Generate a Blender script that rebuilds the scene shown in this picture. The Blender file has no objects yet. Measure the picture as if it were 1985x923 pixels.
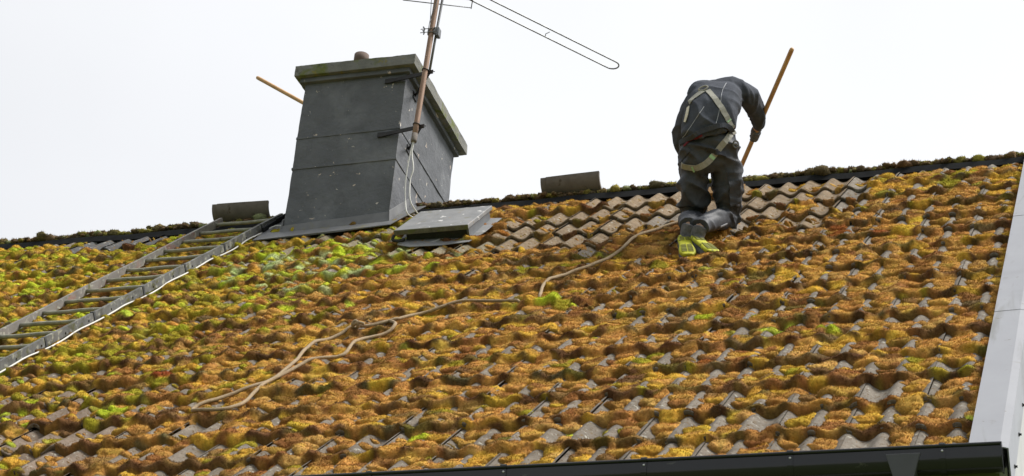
import bpy, bmesh, math, random
import numpy as np
from mathutils import Vector, Matrix, noise as mnoise
from mathutils.bvhtree import BVHTree

scene = bpy.context.scene
C = scene.collection
rng = np.random.default_rng(7)
random.seed(7)

# ------------------------------------------------------------------ camera
RC = np.array([[0.9550501369843915, 0.2855530699000654, 0.07961582830532792],
               [-0.07691218082118258, 0.49805578377423493, -0.8637273601608104],
               [-0.2862931230180438, 0.8187795066559012, 0.4976307538656492]])   # right, down, forward
CP = np.array([0.909, -13.388, -8.422])
FP = 4141.963; PW, PH = 1985.0, 923.0
cam = bpy.data.cameras.new('camera'); cam_ob = bpy.data.objects.new('camera', cam); C.objects.link(cam_ob)
m = Matrix.Identity(4)
for i in range(3):
    m[i][0] = RC[0][i]; m[i][1] = -RC[1][i]; m[i][2] = -RC[2][i]; m[i][3] = CP[i]
cam_ob.matrix_world = m
cam.sensor_width = 36; cam.lens = FP / PW * 36; cam.clip_start = .1; cam.clip_end = 2000
scene.camera = cam_ob

# ------------------------------------------------------------------ sky, sun, exposure
SUN_EL, SUN_AZ = math.radians(56), math.radians(10)       # azimuth measured from +X towards +Y
sd = Vector((math.cos(SUN_EL)*math.cos(SUN_AZ), math.cos(SUN_EL)*math.sin(SUN_AZ), math.sin(SUN_EL)))
w = bpy.data.worlds.new('World'); scene.world = w; w.use_nodes = True
nt = w.node_tree; nt.nodes.clear()
out = nt.nodes.new('ShaderNodeOutputWorld')
bg1 = nt.nodes.new('ShaderNodeBackground'); bg2 = nt.nodes.new('ShaderNodeBackground')
add = nt.nodes.new('ShaderNodeAddShader')
sky = nt.nodes.new('ShaderNodeTexSky'); sky.sky_type = 'NISHITA'; sky.sun_disc = False
sky.sun_elevation = SUN_EL; sky.sun_rotation = math.pi/2 - SUN_AZ
bg1.inputs['Strength'].default_value = .008
nt.links.new(sky.outputs[0], bg1.inputs['Color'])
# the closed cloud cover: near white, a little greyer away from the hidden sun and towards the north horizon
geo = nt.nodes.new('ShaderNodeTexCoord')
dot = nt.nodes.new('ShaderNodeVectorMath'); dot.operation = 'DOT_PRODUCT'
dot.inputs[1].default_value = (0.35, 0.65, 0.67)
nt.links.new(geo.outputs['Generated'], dot.inputs[0])
mr = nt.nodes.new('ShaderNodeMapRange'); mr.inputs['From Min'].default_value = -.6; mr.inputs['From Max'].default_value = .75
mr.inputs['To Min'].default_value = .15; mr.inputs['To Max'].default_value = .236
nt.links.new(dot.outputs['Value'], mr.inputs['Value'])
cn = nt.nodes.new('ShaderNodeTexNoise'); cn.inputs['Scale'].default_value = 3.2; cn.inputs['Detail'].default_value = 4
nt.links.new(geo.outputs['Generated'], cn.inputs['Vector'])
cm = nt.nodes.new('ShaderNodeMapRange'); cm.inputs['From Min'].default_value = .3; cm.inputs['From Max'].default_value = .7
cm.inputs['To Min'].default_value = .93; cm.inputs['To Max'].default_value = 1.04
nt.links.new(cn.outputs['Fac'], cm.inputs['Value'])
mu = nt.nodes.new('ShaderNodeMath'); mu.operation = 'MULTIPLY'
m2 = nt.nodes.new('ShaderNodeMapRange'); m2.inputs['From Min'].default_value = .54; m2.inputs['From Max'].default_value = .76
m2.inputs['To Min'].default_value = .86; m2.inputs['To Max'].default_value = 1.0
nt.links.new(dot.outputs['Value'], m2.inputs['Value'])
mu0 = nt.nodes.new('ShaderNodeMath'); mu0.operation = 'MULTIPLY'
nt.links.new(mr.outputs[0], mu0.inputs[0]); nt.links.new(m2.outputs[0], mu0.inputs[1]); nt.links.new(mu0.outputs[0], mu.inputs[0]); nt.links.new(cm.outputs[0], mu.inputs[1])
bg2.inputs['Color'].default_value = (1.0, .995, .985, 1)
nt.links.new(mu.outputs[0], bg2.inputs['Strength'])
nt.links.new(bg1.outputs[0], add.inputs[0]); nt.links.new(bg2.outputs[0], add.inputs[1])
nt.links.new(add.outputs[0], out.inputs['Surface'])
sun = bpy.data.lights.new('sun', 'SUN'); sun.energy = 1.3; sun.angle = math.radians(20); sun.color = (1, .965, .91)
sun_ob = bpy.data.objects.new('sun', sun); C.objects.link(sun_ob)
sun_ob.rotation_euler = sd.to_track_quat('Z', 'Y').to_euler()
vs = scene.view_settings; vs.view_transform = 'Standard'; vs.look = 'None'; vs.gamma = 1; vs.use_curve_mapping = False
vs.exposure = 2.02
scene.cycles.max_bounces = 5; scene.cycles.diffuse_bounces = 3

# ------------------------------------------------------------------ coordinates
TH = math.radians(43.1577); GA = 0.40933; WV = 0.165       # roof pitch, course gauge, wave width
DV = np.array([0, -math.cos(TH), -math.sin(TH)]); NV = np.array([0, -math.sin(TH), math.cos(TH)])
def ray(px, py): return np.array([(px-992.5)/FP, (py-461.5)/FP, 1.0]) @ RC
def at(px, py, depth): return CP + depth*ray(px, py)       # a point seen at a photo pixel, that far away
def roof(a, s, n=0.0): return np.array([a, 0, 0]) + s*DV + n*NV
def roof_at(px, py, n=0.0):
    d = ray(px, py); t = ((NV*n - CP) @ NV)/(d @ NV); q = CP + t*d
    return q[0], q @ DV

# ------------------------------------------------------------------ materials
def N(nt, t, **k):
    n = nt.nodes.new(t)
    for a, b in k.items(): setattr(n, a, b)
    return n
def ramp(nt, src, stops):
    r = N(nt, 'ShaderNodeValToRGB'); e = r.color_ramp.elements
    while len(e) > 1: e.remove(e[-1])
    e[0].position = stops[0][0]; e[0].color = (*stops[0][1], 1)
    for p, c in stops[1:]:
        x = e.new(p); x.color = (*c, 1)
    nt.links.new(src, r.inputs['Fac']); return r.outputs['Color']
def mixc(nt, fac, a, b, mode='MIX'):
    x = N(nt, 'ShaderNodeMix', data_type='RGBA', blend_type=mode)
    for sock, v in ((x.inputs[0], fac), (x.inputs[6], a), (x.inputs[7], b)):
        if isinstance(v, bpy.types.NodeSocket): nt.links.new(v, sock)
        elif isinstance(v, tuple): sock.default_value = (*v, 1)
        else: sock.default_value = v
    return x.outputs[2]
def noise(nt, scale, detail=5, rough=.6, vec=None, dist=0):
    x = N(nt, 'ShaderNodeTexNoise'); x.inputs['Scale'].default_value = scale; x.inputs['Detail'].default_value = detail
    x.inputs['Roughness'].default_value = rough; x.inputs['Distortion'].default_value = dist
    if vec is not None: nt.links.new(vec, x.inputs['Vector'])
    return x.outputs['Fac']
def mat(name, c1, c2=None, scale=9, rough=.7, metal=0, bump=0, bscale=80, spots=None, stretch=None, attr=False, spec=.5, bdist=.004):
    """two-tone mottled surface; spots = list of (colour, noise scale, threshold, softness)"""
    m = bpy.data.materials.new(name); m.use_nodes = True; nt = m.node_tree
    b = nt.nodes['Principled BSDF']; b.inputs['Roughness'].default_value = rough; b.inputs['Metallic'].default_value = metal
    b.inputs['Specular IOR Level'].default_value = spec
    tc = N(nt, 'ShaderNodeTexCoord'); vec = tc.outputs['Object']
    if stretch:
        mp = N(nt, 'ShaderNodeMapping'); mp.inputs['Scale'].default_value = stretch
        nt.links.new(vec, mp.inputs['Vector']); vec = mp.outputs[0]
    col = ramp(nt, noise(nt, scale, 6, .65, vec), [(.32, c1), (.68, c2 or c1)])
    if attr:
        at_ = N(nt, 'ShaderNodeVertexColor', layer_name='Col')
        col = mixc(nt, 1.0, at_.outputs['Color'], col, 'MULTIPLY')
    for c, sc, th, soft, *st in (spots or []):
        v2 = vec
        if st:
            mp = N(nt, 'ShaderNodeMapping'); mp.inputs['Scale'].default_value = st[0]; nt.links.new(vec, mp.inputs['Vector']); v2 = mp.outputs[0]
        f = ramp(nt, noise(nt, sc, 4, .6, v2, .4), [(th, (0, 0, 0)), (th+soft, (1, 1, 1))])
        col = mixc(nt, f, col, c)
    nt.links.new(col, b.inputs['Base Color'])
    if bump:
        bp = N(nt, 'ShaderNodeBump'); bp.inputs['Strength'].default_value = bump; bp.inputs['Distance'].default_value = bdist
        nt.links.new(noise(nt, bscale, 6, .65, vec), bp.inputs['Height']); nt.links.new(bp.outputs[0], b.inputs['Normal'])
    return m
M = {}
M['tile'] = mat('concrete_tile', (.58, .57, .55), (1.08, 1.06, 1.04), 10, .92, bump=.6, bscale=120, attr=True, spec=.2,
                spots=[((.36, .35, .30), 38, .60, .08), ((.13, .085, .04), 24, .60, .10), ((.085, .05, .02), 70, .585, .04), ((.17, .14, .03), 30, .68, .05)])
M['moss'] = mat('moss_cushions', (.90, .90, .90), (1.28, 1.26, 1.2), 60, 1.0, bump=1.0, bscale=260, attr=True, spec=.05, bdist=.008)
M['paint'] = mat('dark_grey_paint', (.094, .099, .109), (.128, .134, .146), 4, .75, bump=.7, bscale=18, bdist=.016, spec=.3,
                 spots=[((.165, .172, .185), 2.6, .53, .2), ((.085, .088, .095), 6, .62, .15), ((.080, .083, .088), 9, .60, .2, (1, 1, .12)), ((.165, .17, .178), 13, .66, .12, (1, 1, .10)), ((.50, .42, .35), 8.5, .672, .012), ((.55, .50, .44), 19, .688, .012)])
M['cap'] = mat('weathered_cap_concrete', (.12, .122, .112), (.21, .208, .188), 7, .9, bump=.8, bscale=40,
               spots=[((.115, .135, .035), 6, .50, .14), ((.2, .17, .04), 16, .62, .08), ((.05, .05, .045), 9, .63, .1)])
M['lead'] = mat('grey_lead_flashing', (.10, .102, .106), (.155, .158, .162), 5, .6, .1, bump=.35, bscale=18,
                spots=[((.15, .14, .08), 7, .58, .14)])
M['lid'] = mat('hatch_sheet_metal', (.165, .168, .17), (.245, .246, .246), 7, .6, .1, bump=.4, bscale=25,
               spots=[((.60, .59, .57), 11, .64, .03), ((.28, .19, .11), 13, .64, .08), ((.16, .155, .115), 9, .58, .12)])
M['lid_edge'] = mat('hatch_weathered_edge', (.07, .065, .04), (.16, .15, .10), 18, .9, bump=.5, spots=[((.10, .11, .03), 14, .56, .1)])
M['hatch_frame'] = mat('hatch_dark_frame', (.018, .019, .02), (.04, .04, .036), 12, .8, bump=.4, spots=[((.15, .15, .13), 22, .68, .05)])
M['hatch_side'] = mat('hatch_zinc_side', (.11, .12, .13), (.145, .155, .165), 7, .5, .2)
M['clay'] = mat('clay_pot', (.085, .058, .046), (.15, .105, .085), 9, .85, bump=.4)
M['black'] = mat('black_plastic', (.006, .0065, .0065), (.012, .0125, .012), 9, .20, spec=.55, bump=.08, spots=[((.02, .023, .016), 6, .60, .1), ((.045, .045, .036), 26, .68, .05)], stretch=(.35, 1, 1))
M['hopper'] = mat('grey_black_plastic', (.05, .052, .055), (.065, .067, .07), 5, .35)
M['strip'] = mat('black_ridge_strip', (.008, .0085, .009), (.018, .019, .02), 14, .9, bump=.3, spec=.12)
M['trim'] = mat('light_grey_coated_steel', (.25, .256, .28), (.28, .287, .31), 2.2, .45, spots=[((.20, .205, .215), 1.7, .58, .2), ((.17, .172, .165), 10, .57, .16, (1, .12, .12)), ((.16, .155, .12), 5, .66, .1), ((.33, .33, .29), 9, .71, .03), ((.13, .12, .08), 16, .67, .05)])
M['white'] = mat('white_paint', (.40, .40, .39), (.46, .46, .45), 5, .6, spots=[((.30, .31, .2), 9, .68, .1)])
M['greenboard'] = mat('algae_stained_board', (.10, .13, .03), (.20, .22, .09), 9, .85, bump=.3, spots=[((.05, .055, .025), 10, .6, .12)], stretch=(.5, 1, 2))
M['green'] = mat('green_paint', (.10, .14, .08), (.14, .18, .11), 8, .5)
M['red'] = mat('red_paint', (.45, .04, .06), (.5, .05, .07), 8, .5)
M['glass'] = mat('window_glass', (.03, .04, .045), (.05, .06, .065), 2, .08)
M['galv'] = mat('weathered_galvanised_steel', (.095, .097, .095), (.17, .17, .162), 11, .7, .25, bump=.4, bscale=60,
                spots=[((.30, .30, .25), 22, .57, .06), ((.085, .085, .035), 14, .55, .10), ((.06, .058, .05), 7, .57, .12)])
M['galv_red'] = mat('reddish_galvanised_steel', (.15, .14, .13), (.23, .215, .20), 11, .7, .2, bump=.4, bscale=60,
                    spots=[((.24, .125, .10), 5, .57, .1), ((.34, .34, .29), 24, .57, .07), ((.12, .12, .05), 15, .60, .08)])
M['rung'] = mat('lichen_covered_rung', (.20, .20, .15), (.34, .33, .26), 24, .8, .1, bump=.5, bscale=90,
                spots=[((.48, .24, .02), 7, .72, .03), ((.12, .12, .08), 18, .62, .08)])
M['strap'] = mat('dark_strap', (.03, .033, .036), (.06, .065, .07), 15, .6)
M['rope'] = mat('beige_rope', (.25, .18, .105), (.38, .29, .18), 60, .9, bump=1.0, bscale=150)
M['cable'] = mat('white_cable', (.56, .555, .52), (.64, .635, .60), 10, .5)
M['mast'] = mat('rusty_mast', (.20, .115, .075), (.34, .23, .165), 6, .6, .25, bump=.3, spots=[((.14, .06, .035), 9, .6, .12), ((.45, .38, .32), 13, .67, .1)], stretch=(1, 1, .25))
M['rod'] = mat('grey_aluminium_rod', (.13, .135, .14), (.22, .225, .23), 12, .45, .6)
M['bracket'] = mat('black_iron_bracket', (.012, .012, .012), (.03, .028, .026), 20, .55, .3, bump=.4)
M['wood'] = mat('varnished_wood', (.46, .255, .105), (.62, .39, .18), 10, .55, bump=.15, stretch=(1, 1, .15))
M['bristle'] = mat('brush_bristle', (.05, .04, .03), (.12, .09, .06), 60, .9, bump=.8)
M['ridgetile'] = mat('brown_grey_ridge_tile', (.105, .09, .076), (.175, .15, .13), 8, .85, bump=.5, bscale=60, spots=[((.23, .21, .18), 6, .63, .12), ((.06, .045, .03), 14, .64, .08)])
M['ground'] = mat('lawn_green', (.05, .075, .02), (.09, .11, .04), .6, 1.0)
M['render'] = mat('pale_render', (.55, .54, .50), (.62, .61, .57), 2, .9, bump=.2)
M['jacket'] = mat('charcoal_jersey', (.052, .057, .070), (.080, .088, .106), 14, .95, bump=.5, bscale=120, spec=.15)
M['trouser'] = mat('black_work_cotton', (.025, .028, .035), (.056, .061, .073), 10, .62, bump=.5, bscale=90, spec=.45)
M['webbing'] = mat('grey_webbing', (.27, .265, .225), (.36, .35, .305), 60, .85, bump=.4, bscale=200)
M['patch'] = mat('green_label', (.30, .52, .28), (.42, .66, .40), 90, .8)
M['piping'] = mat('pale_seam_piping', (.24, .25, .27), (.34, .35, .37), 40, .8)
M['red_hem'] = mat('dark_red_hem', (.10, .008, .016), (.16, .012, .022), 20, .9)
M['glove'] = mat('grey_work_glove', (.105, .108, .118), (.17, .175, .19), 60, .95, bump=.6, bscale=160)
M['shoe'] = mat('grey_black_shoe', (.045, .047, .052), (.13, .13, .135), 34, .75, bump=.5)
M['sole'] = mat('yellow_green_sole', (.33, .335, .004), (.46, .46, .008), 30, .7, bump=.6, bscale=70, spots=[((.045, .045, .008), 30, .58, .05), ((.14, .135, .010), 11, .60, .12)])
M['tread'] = mat('olive_rubber_tread', (.085, .088, .006), (.18, .18, .01), 26, .75, bump=.5, bscale=70)
M['skin'] = mat('skin', (.46, .27, .19), (.54, .33, .24), 20, .6)
M['hair'] = mat('dark_hair', (.03, .02, .014), (.06, .04, .028), 60, .8, bump=.6)
M['steel'] = mat('bright_steel', (.5, .5, .5), (.62, .62, .6), 20, .35, .8)
M['label'] = mat('cream_label', (.62, .58, .46), (.7, .66, .55), 30, .8)

# ------------------------------------------------------------------ helpers
ORG = {}
def tag(o, label=None, cat=None, group=None, kind=None):
    for k, v in (('label', label), ('category', cat), ('group', group), ('kind', kind)):
        if v: o[k] = v
    return o
def empty(name, loc, label, cat, group=None):
    o = bpy.data.objects.new(name, None); o.empty_display_size = .2; C.objects.link(o)
    o.location = tuple(map(float, loc)); ORG[o.name] = np.array(loc, float)
    return tag(o, label, cat, group)
def link(name, verts, faces, mat_, parent=None, smooth=False, org=None, cols=None):
    verts = np.asarray(verts, float)
    if parent is not None: og = ORG[parent.name]
    else: og = np.array(org, float) if org is not None else np.array([verts[:, 0].mean(), verts[:, 1].mean(), verts[:, 2].min()])
    me = bpy.data.meshes.new(name)
    if isinstance(faces, np.ndarray):
        me.vertices.add(len(verts)); me.vertices.foreach_set('co', (verts-og).astype(np.float32).ravel())
        k = faces.shape[1]; me.loops.add(faces.size); me.loops.foreach_set('vertex_index', faces.astype(np.int32).ravel())
        me.polygons.add(len(faces)); me.polygons.foreach_set('loop_start', np.arange(0, faces.size, k, dtype=np.int32))
        me.update(calc_edges=True); me.validate()
    else:
        me.from_pydata([tuple(v) for v in (verts-og)], [], [tuple(f) for f in faces]); me.update()
    if smooth: me.polygons.foreach_set('use_smooth', np.ones(len(me.polygons), bool))
    if cols is not None:
        ca = me.color_attributes.new('Col', 'FLOAT_COLOR', 'POINT')
        ca.data.foreach_set('color', np.concatenate([cols, np.ones((len(cols), 1))], 1).astype(np.float32).ravel())
    me.materials.append(mat_)
    o = bpy.data.objects.new(name, me); C.objects.link(o)
    if parent is not None:
        o.parent = parent; ORG[o.name] = og
    else:
        o.location = tuple(og); ORG[o.name] = og
    return o
class MB:
    def __init__(s): s.v = []; s.f = []
    def add(s, v, f):
        k = len(s.v); s.v += [np.array(x, float) for x in v]; s.f += [[i+k for i in q] for q in f]; return s
    def hexa(s, p):                                       # 8 corners: bottom ring then top ring
        return s.add(p, [(3, 2, 1, 0), (4, 5, 6, 7), (0, 1, 5, 4), (1, 2, 6, 5), (2, 3, 7, 6), (3, 0, 4, 7)])
    def box(s, lo, hi):
        x0, y0, z0 = lo; x1, y1, z1 = hi
        return s.hexa([(x0, y0, z0), (x1, y0, z0), (x1, y1, z0), (x0, y1, z0), (x0, y0, z1), (x1, y0, z1), (x1, y1, z1), (x0, y1, z1)])
    def rbox(s, a0, a1, s0, s1, n0, n1):                  # a box in roof coordinates
        return s.hexa([roof(a0, s1, n0), roof(a1, s1, n0), roof(a1, s0, n0), roof(a0, s0, n0), roof(a0, s1, n1), roof(a1, s1, n1), roof(a1, s0, n1), roof(a0, s0, n1)])
    def plate(s, poly, nrm, t):                           # polygon with thickness along nrm
        poly = [np.array(p, float) for p in poly]; nrm = np.array(nrm, float); k = len(poly)
        return s.add(poly+[p+nrm*t for p in poly], [tuple(range(k))[::-1], tuple(range(k, 2*k))]+[(i, (i+1) % k, (i+1) % k+k, i+k) for i in range(k)])
    def tube(s, pts, r, n=10, closed=False, cap=True, flat=None):
        pts = [np.array(p, float) for p in pts]; k = len(pts)
        rs = r if hasattr(r, '__len__') else [r]*k
        up = None; rings = []
        for i, p in enumerate(pts):
            a = pts[(i-1) % k] if (closed or i > 0) else p; b = pts[(i+1) % k] if (closed or i < k-1) else p
            t = b-a; t = t/(np.linalg.norm(t)+1e-12)
            if up is None:
                up = np.array([0, 0, 1.0]) if abs(t[2]) < .9 else np.array([1.0, 0, 0])
            up = up-t*(up@t); up /= np.linalg.norm(up)+1e-12
            sd_ = np.cross(t, up)
            rings.append([p+rs[i]*(math.cos(q)*up+math.sin(q)*sd_) for q in np.linspace(0, 2*math.pi, n, endpoint=False)])
        v = [x for ring in rings for x in ring]; f = []
        for i in range(k if closed else k-1):
            j = (i+1) % k
            for q in range(n): f.append((i*n+q, i*n+(q+1) % n, j*n+(q+1) % n, j*n+q))
        if cap and not closed: f += [tuple(range(n))[::-1], tuple(range((k-1)*n, k*n))]
        return s.add(v, f)
    def build(s, name, mt, parent=None, smooth=False, bevel=0, org=None):
        o = link(name, s.v, s.f, mt, parent, smooth, org)
        bm = bmesh.new(); bm.from_mesh(o.data); bmesh.ops.recalc_face_normals(bm, faces=bm.faces)
        if bevel: bmesh.ops.bevel(bm, geom=[e for e in bm.edges if e.calc_face_angle(0) > .5], offset=bevel, segments=2, affect='EDGES', profile=.7)
        bm.to_mesh(o.data); bm.free()
        if bevel or smooth:
            o.data.polygons.foreach_set('use_smooth', np.ones(len(o.data.polygons), bool))
            if bevel: o.modifiers.new('wn', 'WEIGHTED_NORMAL').keep_sharp = False
        return o
def spline(pts, per=8):
    P = [np.array(p, float) for p in pts]; P = [2*P[0]-P[1]]+P+[2*P[-1]-P[-2]]; o = []
    for i in range(1, len(P)-2):
        for t in np.linspace(0, 1, per, endpoint=False):
            a, b, c, d = P[i-1:i+3]
            o.append(.5*((2*b)+(c-a)*t+(2*a-5*b+4*c-d)*t*t+(3*b-a-3*c+d)*t**3))
    return o+[P[-2]]
def vnoise(shape, cell):                                  # smooth value noise on a grid, 0..1, cell in samples
    gy, gx = int(shape[0]/cell)+4, int(shape[1]/cell)+4
    g = rng.random((gy, gx))
    y = np.arange(shape[0])/cell; x = np.arange(shape[1])/cell
    yi = y.astype(int); xi = x.astype(int); fy = y-yi; fx = x-xi
    fy = (fy*fy*(3-2*fy))[:, None]; fx = (fx*fx*(3-2*fx))[None]
    a = g[yi][:, xi]; b = g[yi][:, xi+1]; c = g[yi+1][:, xi]; d = g[yi+1][:, xi+1]
    return (a*(1-fx)+b*fx)*(1-fy)+(c*(1-fx)+d*fx)*fy
def inpoly(a, s, poly):
    a = np.asarray(a); s = np.asarray(s); r = np.zeros(np.broadcast(a, s).shape, bool); k = len(poly)
    for i in range(k):
        x0, y0 = poly[i]; x1, y1 = poly[(i+1) % k]
        c = ((y0 > s) != (y1 > s)) & (a < (x1-x0)*(s-y0)/((y1-y0) if y1 != y0 else 1e-9)+x0)
        r ^= c
    return r
# ------------------------------------------------------------------ ground and house
ZG = -10.1
gx = 400
gr = link('ground', [(-gx, -gx, ZG), (gx, -gx, ZG), (gx, gx, ZG), (-gx, gx, ZG)], [(0, 1, 2, 3)], M['ground']); gr['kind'] = 'structure'
house = empty('house', (-4.7, 0.2, ZG), 'house with a steep moss covered tiled roof, dark chimney and black gutter', 'house')
A0, A1 = -9.62, 0.12                                      # roof ends along the ridge
NC = 16
EAVE = NC*GA
YB = 0.40                                                 # the back slope mirrors about y = YB/2
mb = MB()                                                 # walls: one closed volume with gable ends
zt = roof(0, EAVE-.35, -.14)
yf, ze = zt[1], zt[2]; ap = roof(0, -.2, -.14)
prof = [(yf, ZG), (yf, ze), (YB/2, ap[2]), (YB-yf, ze), (YB-yf, ZG)]
mb.add([(A0+.05, y, z) for y, z in prof]+[(.10, y, z) for y, z in prof], [(0, 1, 2, 3, 4), (9, 8, 7, 6, 5)]+[(i, (i+1) % 5, (i+1) % 5+5, i+5) for i in range(5)])
mb.build('wall', M['render'], house)
# back slope: plain dark sheet of tiles with thickness
def back(p): return np.array([p[0], YB-p[1], p[2]])
mb = MB(); mb.hexa([back(roof(A0, EAVE, -.09)), back(roof(A1, EAVE, -.09)), back(roof(A1, -.14, -.09)), back(roof(A0, -.14, -.09)),
                    back(roof(A0, EAVE, -.03)), back(roof(A1, EAVE, -.03)), back(roof(A1, -.14, -.03)), back(roof(A0, -.14, -.03))])
mb.build('back_roof', M['ridgetile'], house)

# ---- front roof tiles: interlocking double-wave concrete tiles, each with its own small misfit
TW = 2*WV; NT = 30; TA = 1.5*WV                            # right-hand edge of the first tile column
jn = rng.normal(0, .0028, (NC, NT)); js = rng.normal(0, .005, (NC, NT)); jt = rng.normal(0, .005, (NC, NT))
AMP = .037; RISE = .030
def wave(a): return AMP*(((1+np.cos(2*np.pi*a/WV))/2)**1.2-1)
def tile_n(a, s):                                         # height of the tile surface over the roof plane
    v = np.clip(np.floor(s/GA), 0, NC-1).astype(int); k = np.clip(np.floor((TA-WV*.5-a)/TW), 0, NT-1).astype(int)
    loc = (TA-WV*.5-a)/TW-k
    return wave(a)+RISE*(s/GA-v)+jn[v, k]+jt[v, k]*(loc-.5)+.005*(1-loc)
def roof_poly(pts): return [roof_at(x, y) for x, y in pts]
CLEAN = [roof_poly([(948, 466), (997, 417), (1164, 396), (1191, 382), (1316, 372), (1380, 370), (1440, 366), (1500, 358), (1600, 346), (1694, 338), (1692, 362), (1660, 388), (1606, 420), (1560, 432), (1440, 436), (1370, 430), (1316, 424), (1264, 434), (1219, 452), (1158, 480), (1112, 494), (976, 497), (915, 500)])]
NEWT = roof_poly([(128, 492), (180, 468), (352, 446), (352, 462), (250, 482), (190, 494)])
BARE = roof_poly([(-150, 760), (-150, 1000), (150, 960), (210, 830), (230, 770), (130, 735), (30, 745)])
UNDER = roof_poly([(500, 470), (760, 440), (940, 470), (960, 480), (900, 502), (760, 500), (640, 492), (520, 488)])
V, F, COL = [], [], []
cols_per = 32
for v in range(NC):
    for k in range(NT):
        ax = np.linspace(0, TW, cols_per+1)
        a_right = TA-WV*.5-k*TW
        a = a_right-ax
        if a.min() > A1+.02 or a.max() < A0: continue
        a = np.clip(a, A0, A1-.005)
        s0, s1 = v*GA-.05, (v+1)*GA+js[v, k]
        if v == 0: s0 = -.16
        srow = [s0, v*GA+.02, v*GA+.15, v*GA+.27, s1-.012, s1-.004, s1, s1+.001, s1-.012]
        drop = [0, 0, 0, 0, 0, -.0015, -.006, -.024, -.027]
        base = len(V)
        loc = ax/TW
        tint = rng.uniform(.86, 1.10)
        acen, scen = a_right-TW/2, (v+.5)*GA
        cl = any(inpoly(acen, scen, p) for p in CLEAN)
        nw = bool(inpoly(acen, min(scen, .3), NEWT)) and v == 0
        br = bool(inpoly(acen, scen, BARE))
        rightness = np.clip((acen+3.2)/3, 0, 1)
        c = np.array([.19, .163, .132])*(1-rightness)+np.array([.20, .178, .150])*rightness
        if br: c = np.array([.19, .148, .115])
        if cl: c = np.array([.225, .168, .108])
        if nw: c = np.array([.10, .104, .11])
        if inpoly(acen, scen, UNDER): c = np.array([.22, .19, .125])
        c = c*tint
        for q, (s, d) in enumerate(zip(srow, drop)):
            fr = (s-v*GA)/GA
            n = wave(a)+RISE*fr+jn[v, k]+jt[v, k]*(loc-.5)+.005*(1-loc)+d
            P = np.stack([a, np.zeros_like(a), np.zeros_like(a)], 1)+s*DV+n[:, None]*NV
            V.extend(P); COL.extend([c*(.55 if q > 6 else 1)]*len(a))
        W1 = cols_per+1
        for q in range(len(srow)-1):
            for i in range(cols_per):
                F.append((base+q*W1+i, base+q*W1+i+1, base+(q+1)*W1+i+1, base+(q+1)*W1+i))
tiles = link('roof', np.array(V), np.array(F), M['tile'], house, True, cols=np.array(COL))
bm = bmesh.new(); bm.from_mesh(tiles.data); bmesh.ops.recalc_face_normals(bm, faces=bm.faces); bm.to_mesh(tiles.data); bm.free()
tiles.data.set_sharp_from_angle(angle=math.radians(40)) if hasattr(tiles.data, 'set_sharp_from_angle') else None
mb = MB(); mb.rbox(A0, A1-.01, -.14, EAVE-.03, -.12, -.085)    # boarding under the tiles
mb.build('roof_boarding', M['hatch_frame'], house)

# ------------------------------------------------------------------ moss
DA = .0075
na, ns = int((0.10-A0)/DA), int((EAVE+.05)/DA)
ag = A0+DA*np.arange(na); sg = -.02+DA*np.arange(ns)
AG, SG = np.meshgrid(ag, sg)                              # rows: s, columns: a
T = tile_n(AG, np.minimum(SG, EAVE-1e-4))
T[SG > EAVE] = -.2; OFF = SG > EAVE+.012
Td = T.copy()
for k in range(1, 5): Td[k:] = np.maximum(Td[k:], T[:-k]-.0045*k)   # moss hangs a little past each lip
H = np.full(T.shape, -.012)                               # moss thickness over Td
COLG = np.zeros(T.shape+(3,), np.float32); COLG[:] = (.2, .12, .04)
warp = (vnoise(T.shape, 4)*.5+vnoise(T.shape, 8)*.5)
warp2 = vnoise(T.shape, 10)*.6+vnoise(T.shape, 4.5)*.4
PAL = dict(rust=(.28, .130, .042), tan=(.48, .250, .066), gold=(.54, .325, .048), olive=(.31, .265, .026), lime=(.42, .48, .035),
           dark=(.085, .048, .023), brown=(.165, .088, .040), mint=(.36, .42, .20), red=(.24, .06, .022))
PK = list(PAL); PC = np.array([PAL[k] for k in PK])
FILL = -wave(AG)
def dome(a, s, R, h, col, asp=1.0, fill=.3):
    i0 = int((a-A0)/DA); j0 = int((s+.02)/DA); r = int(R*max(asp, 1)/DA)+2; ry = int(R/DA)+2
    xa, xb, ya, yb = max(i0-r, 0), min(i0+r+1, na), max(j0-ry, 0), min(j0+ry+1, ns)
    if xa >= xb or ya >= yb: return
    sl = (slice(ya, yb), slice(xa, xb))
    d2 = ((AG[sl]-a)/(R*asp))**2+((SG[sl]-s)/R)**2
    d2 = d2*(.62+.76*warp[sl])
    f = np.sqrt(np.clip(1-d2, 0, 1))
    new = h*f*(.75+.5*warp2[sl])+fill*FILL[sl]*np.clip(f*1.6, 0, 1)
    up = (d2 < 1) & (new > H[sl])
    hh = H[sl]; hh[up] = new[up]; cc = COLG[sl]; cc[up] = col
def pick(wts):
    ks = list(wts); p = np.array([wts[k] for k in ks], float); k = ks[rng.choice(len(ks), p=p/p.sum())]
    c = np.array(PAL[k]); o = PC[rng.integers(len(PC))]
    return (c*.88+o*.12)*rng.uniform(.84, 1.16)
region = vnoise((ns//8+3, na//8+3), 9)                    # slow drift of species over the roof
def reg(a, s): return region[min(max(int((s+.02)/DA/8), 0), region.shape[0]-1), min(max(int((a-A0)/DA/8), 0), region.shape[1]-1)]
NU = int(-A0/WV)+1
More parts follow.
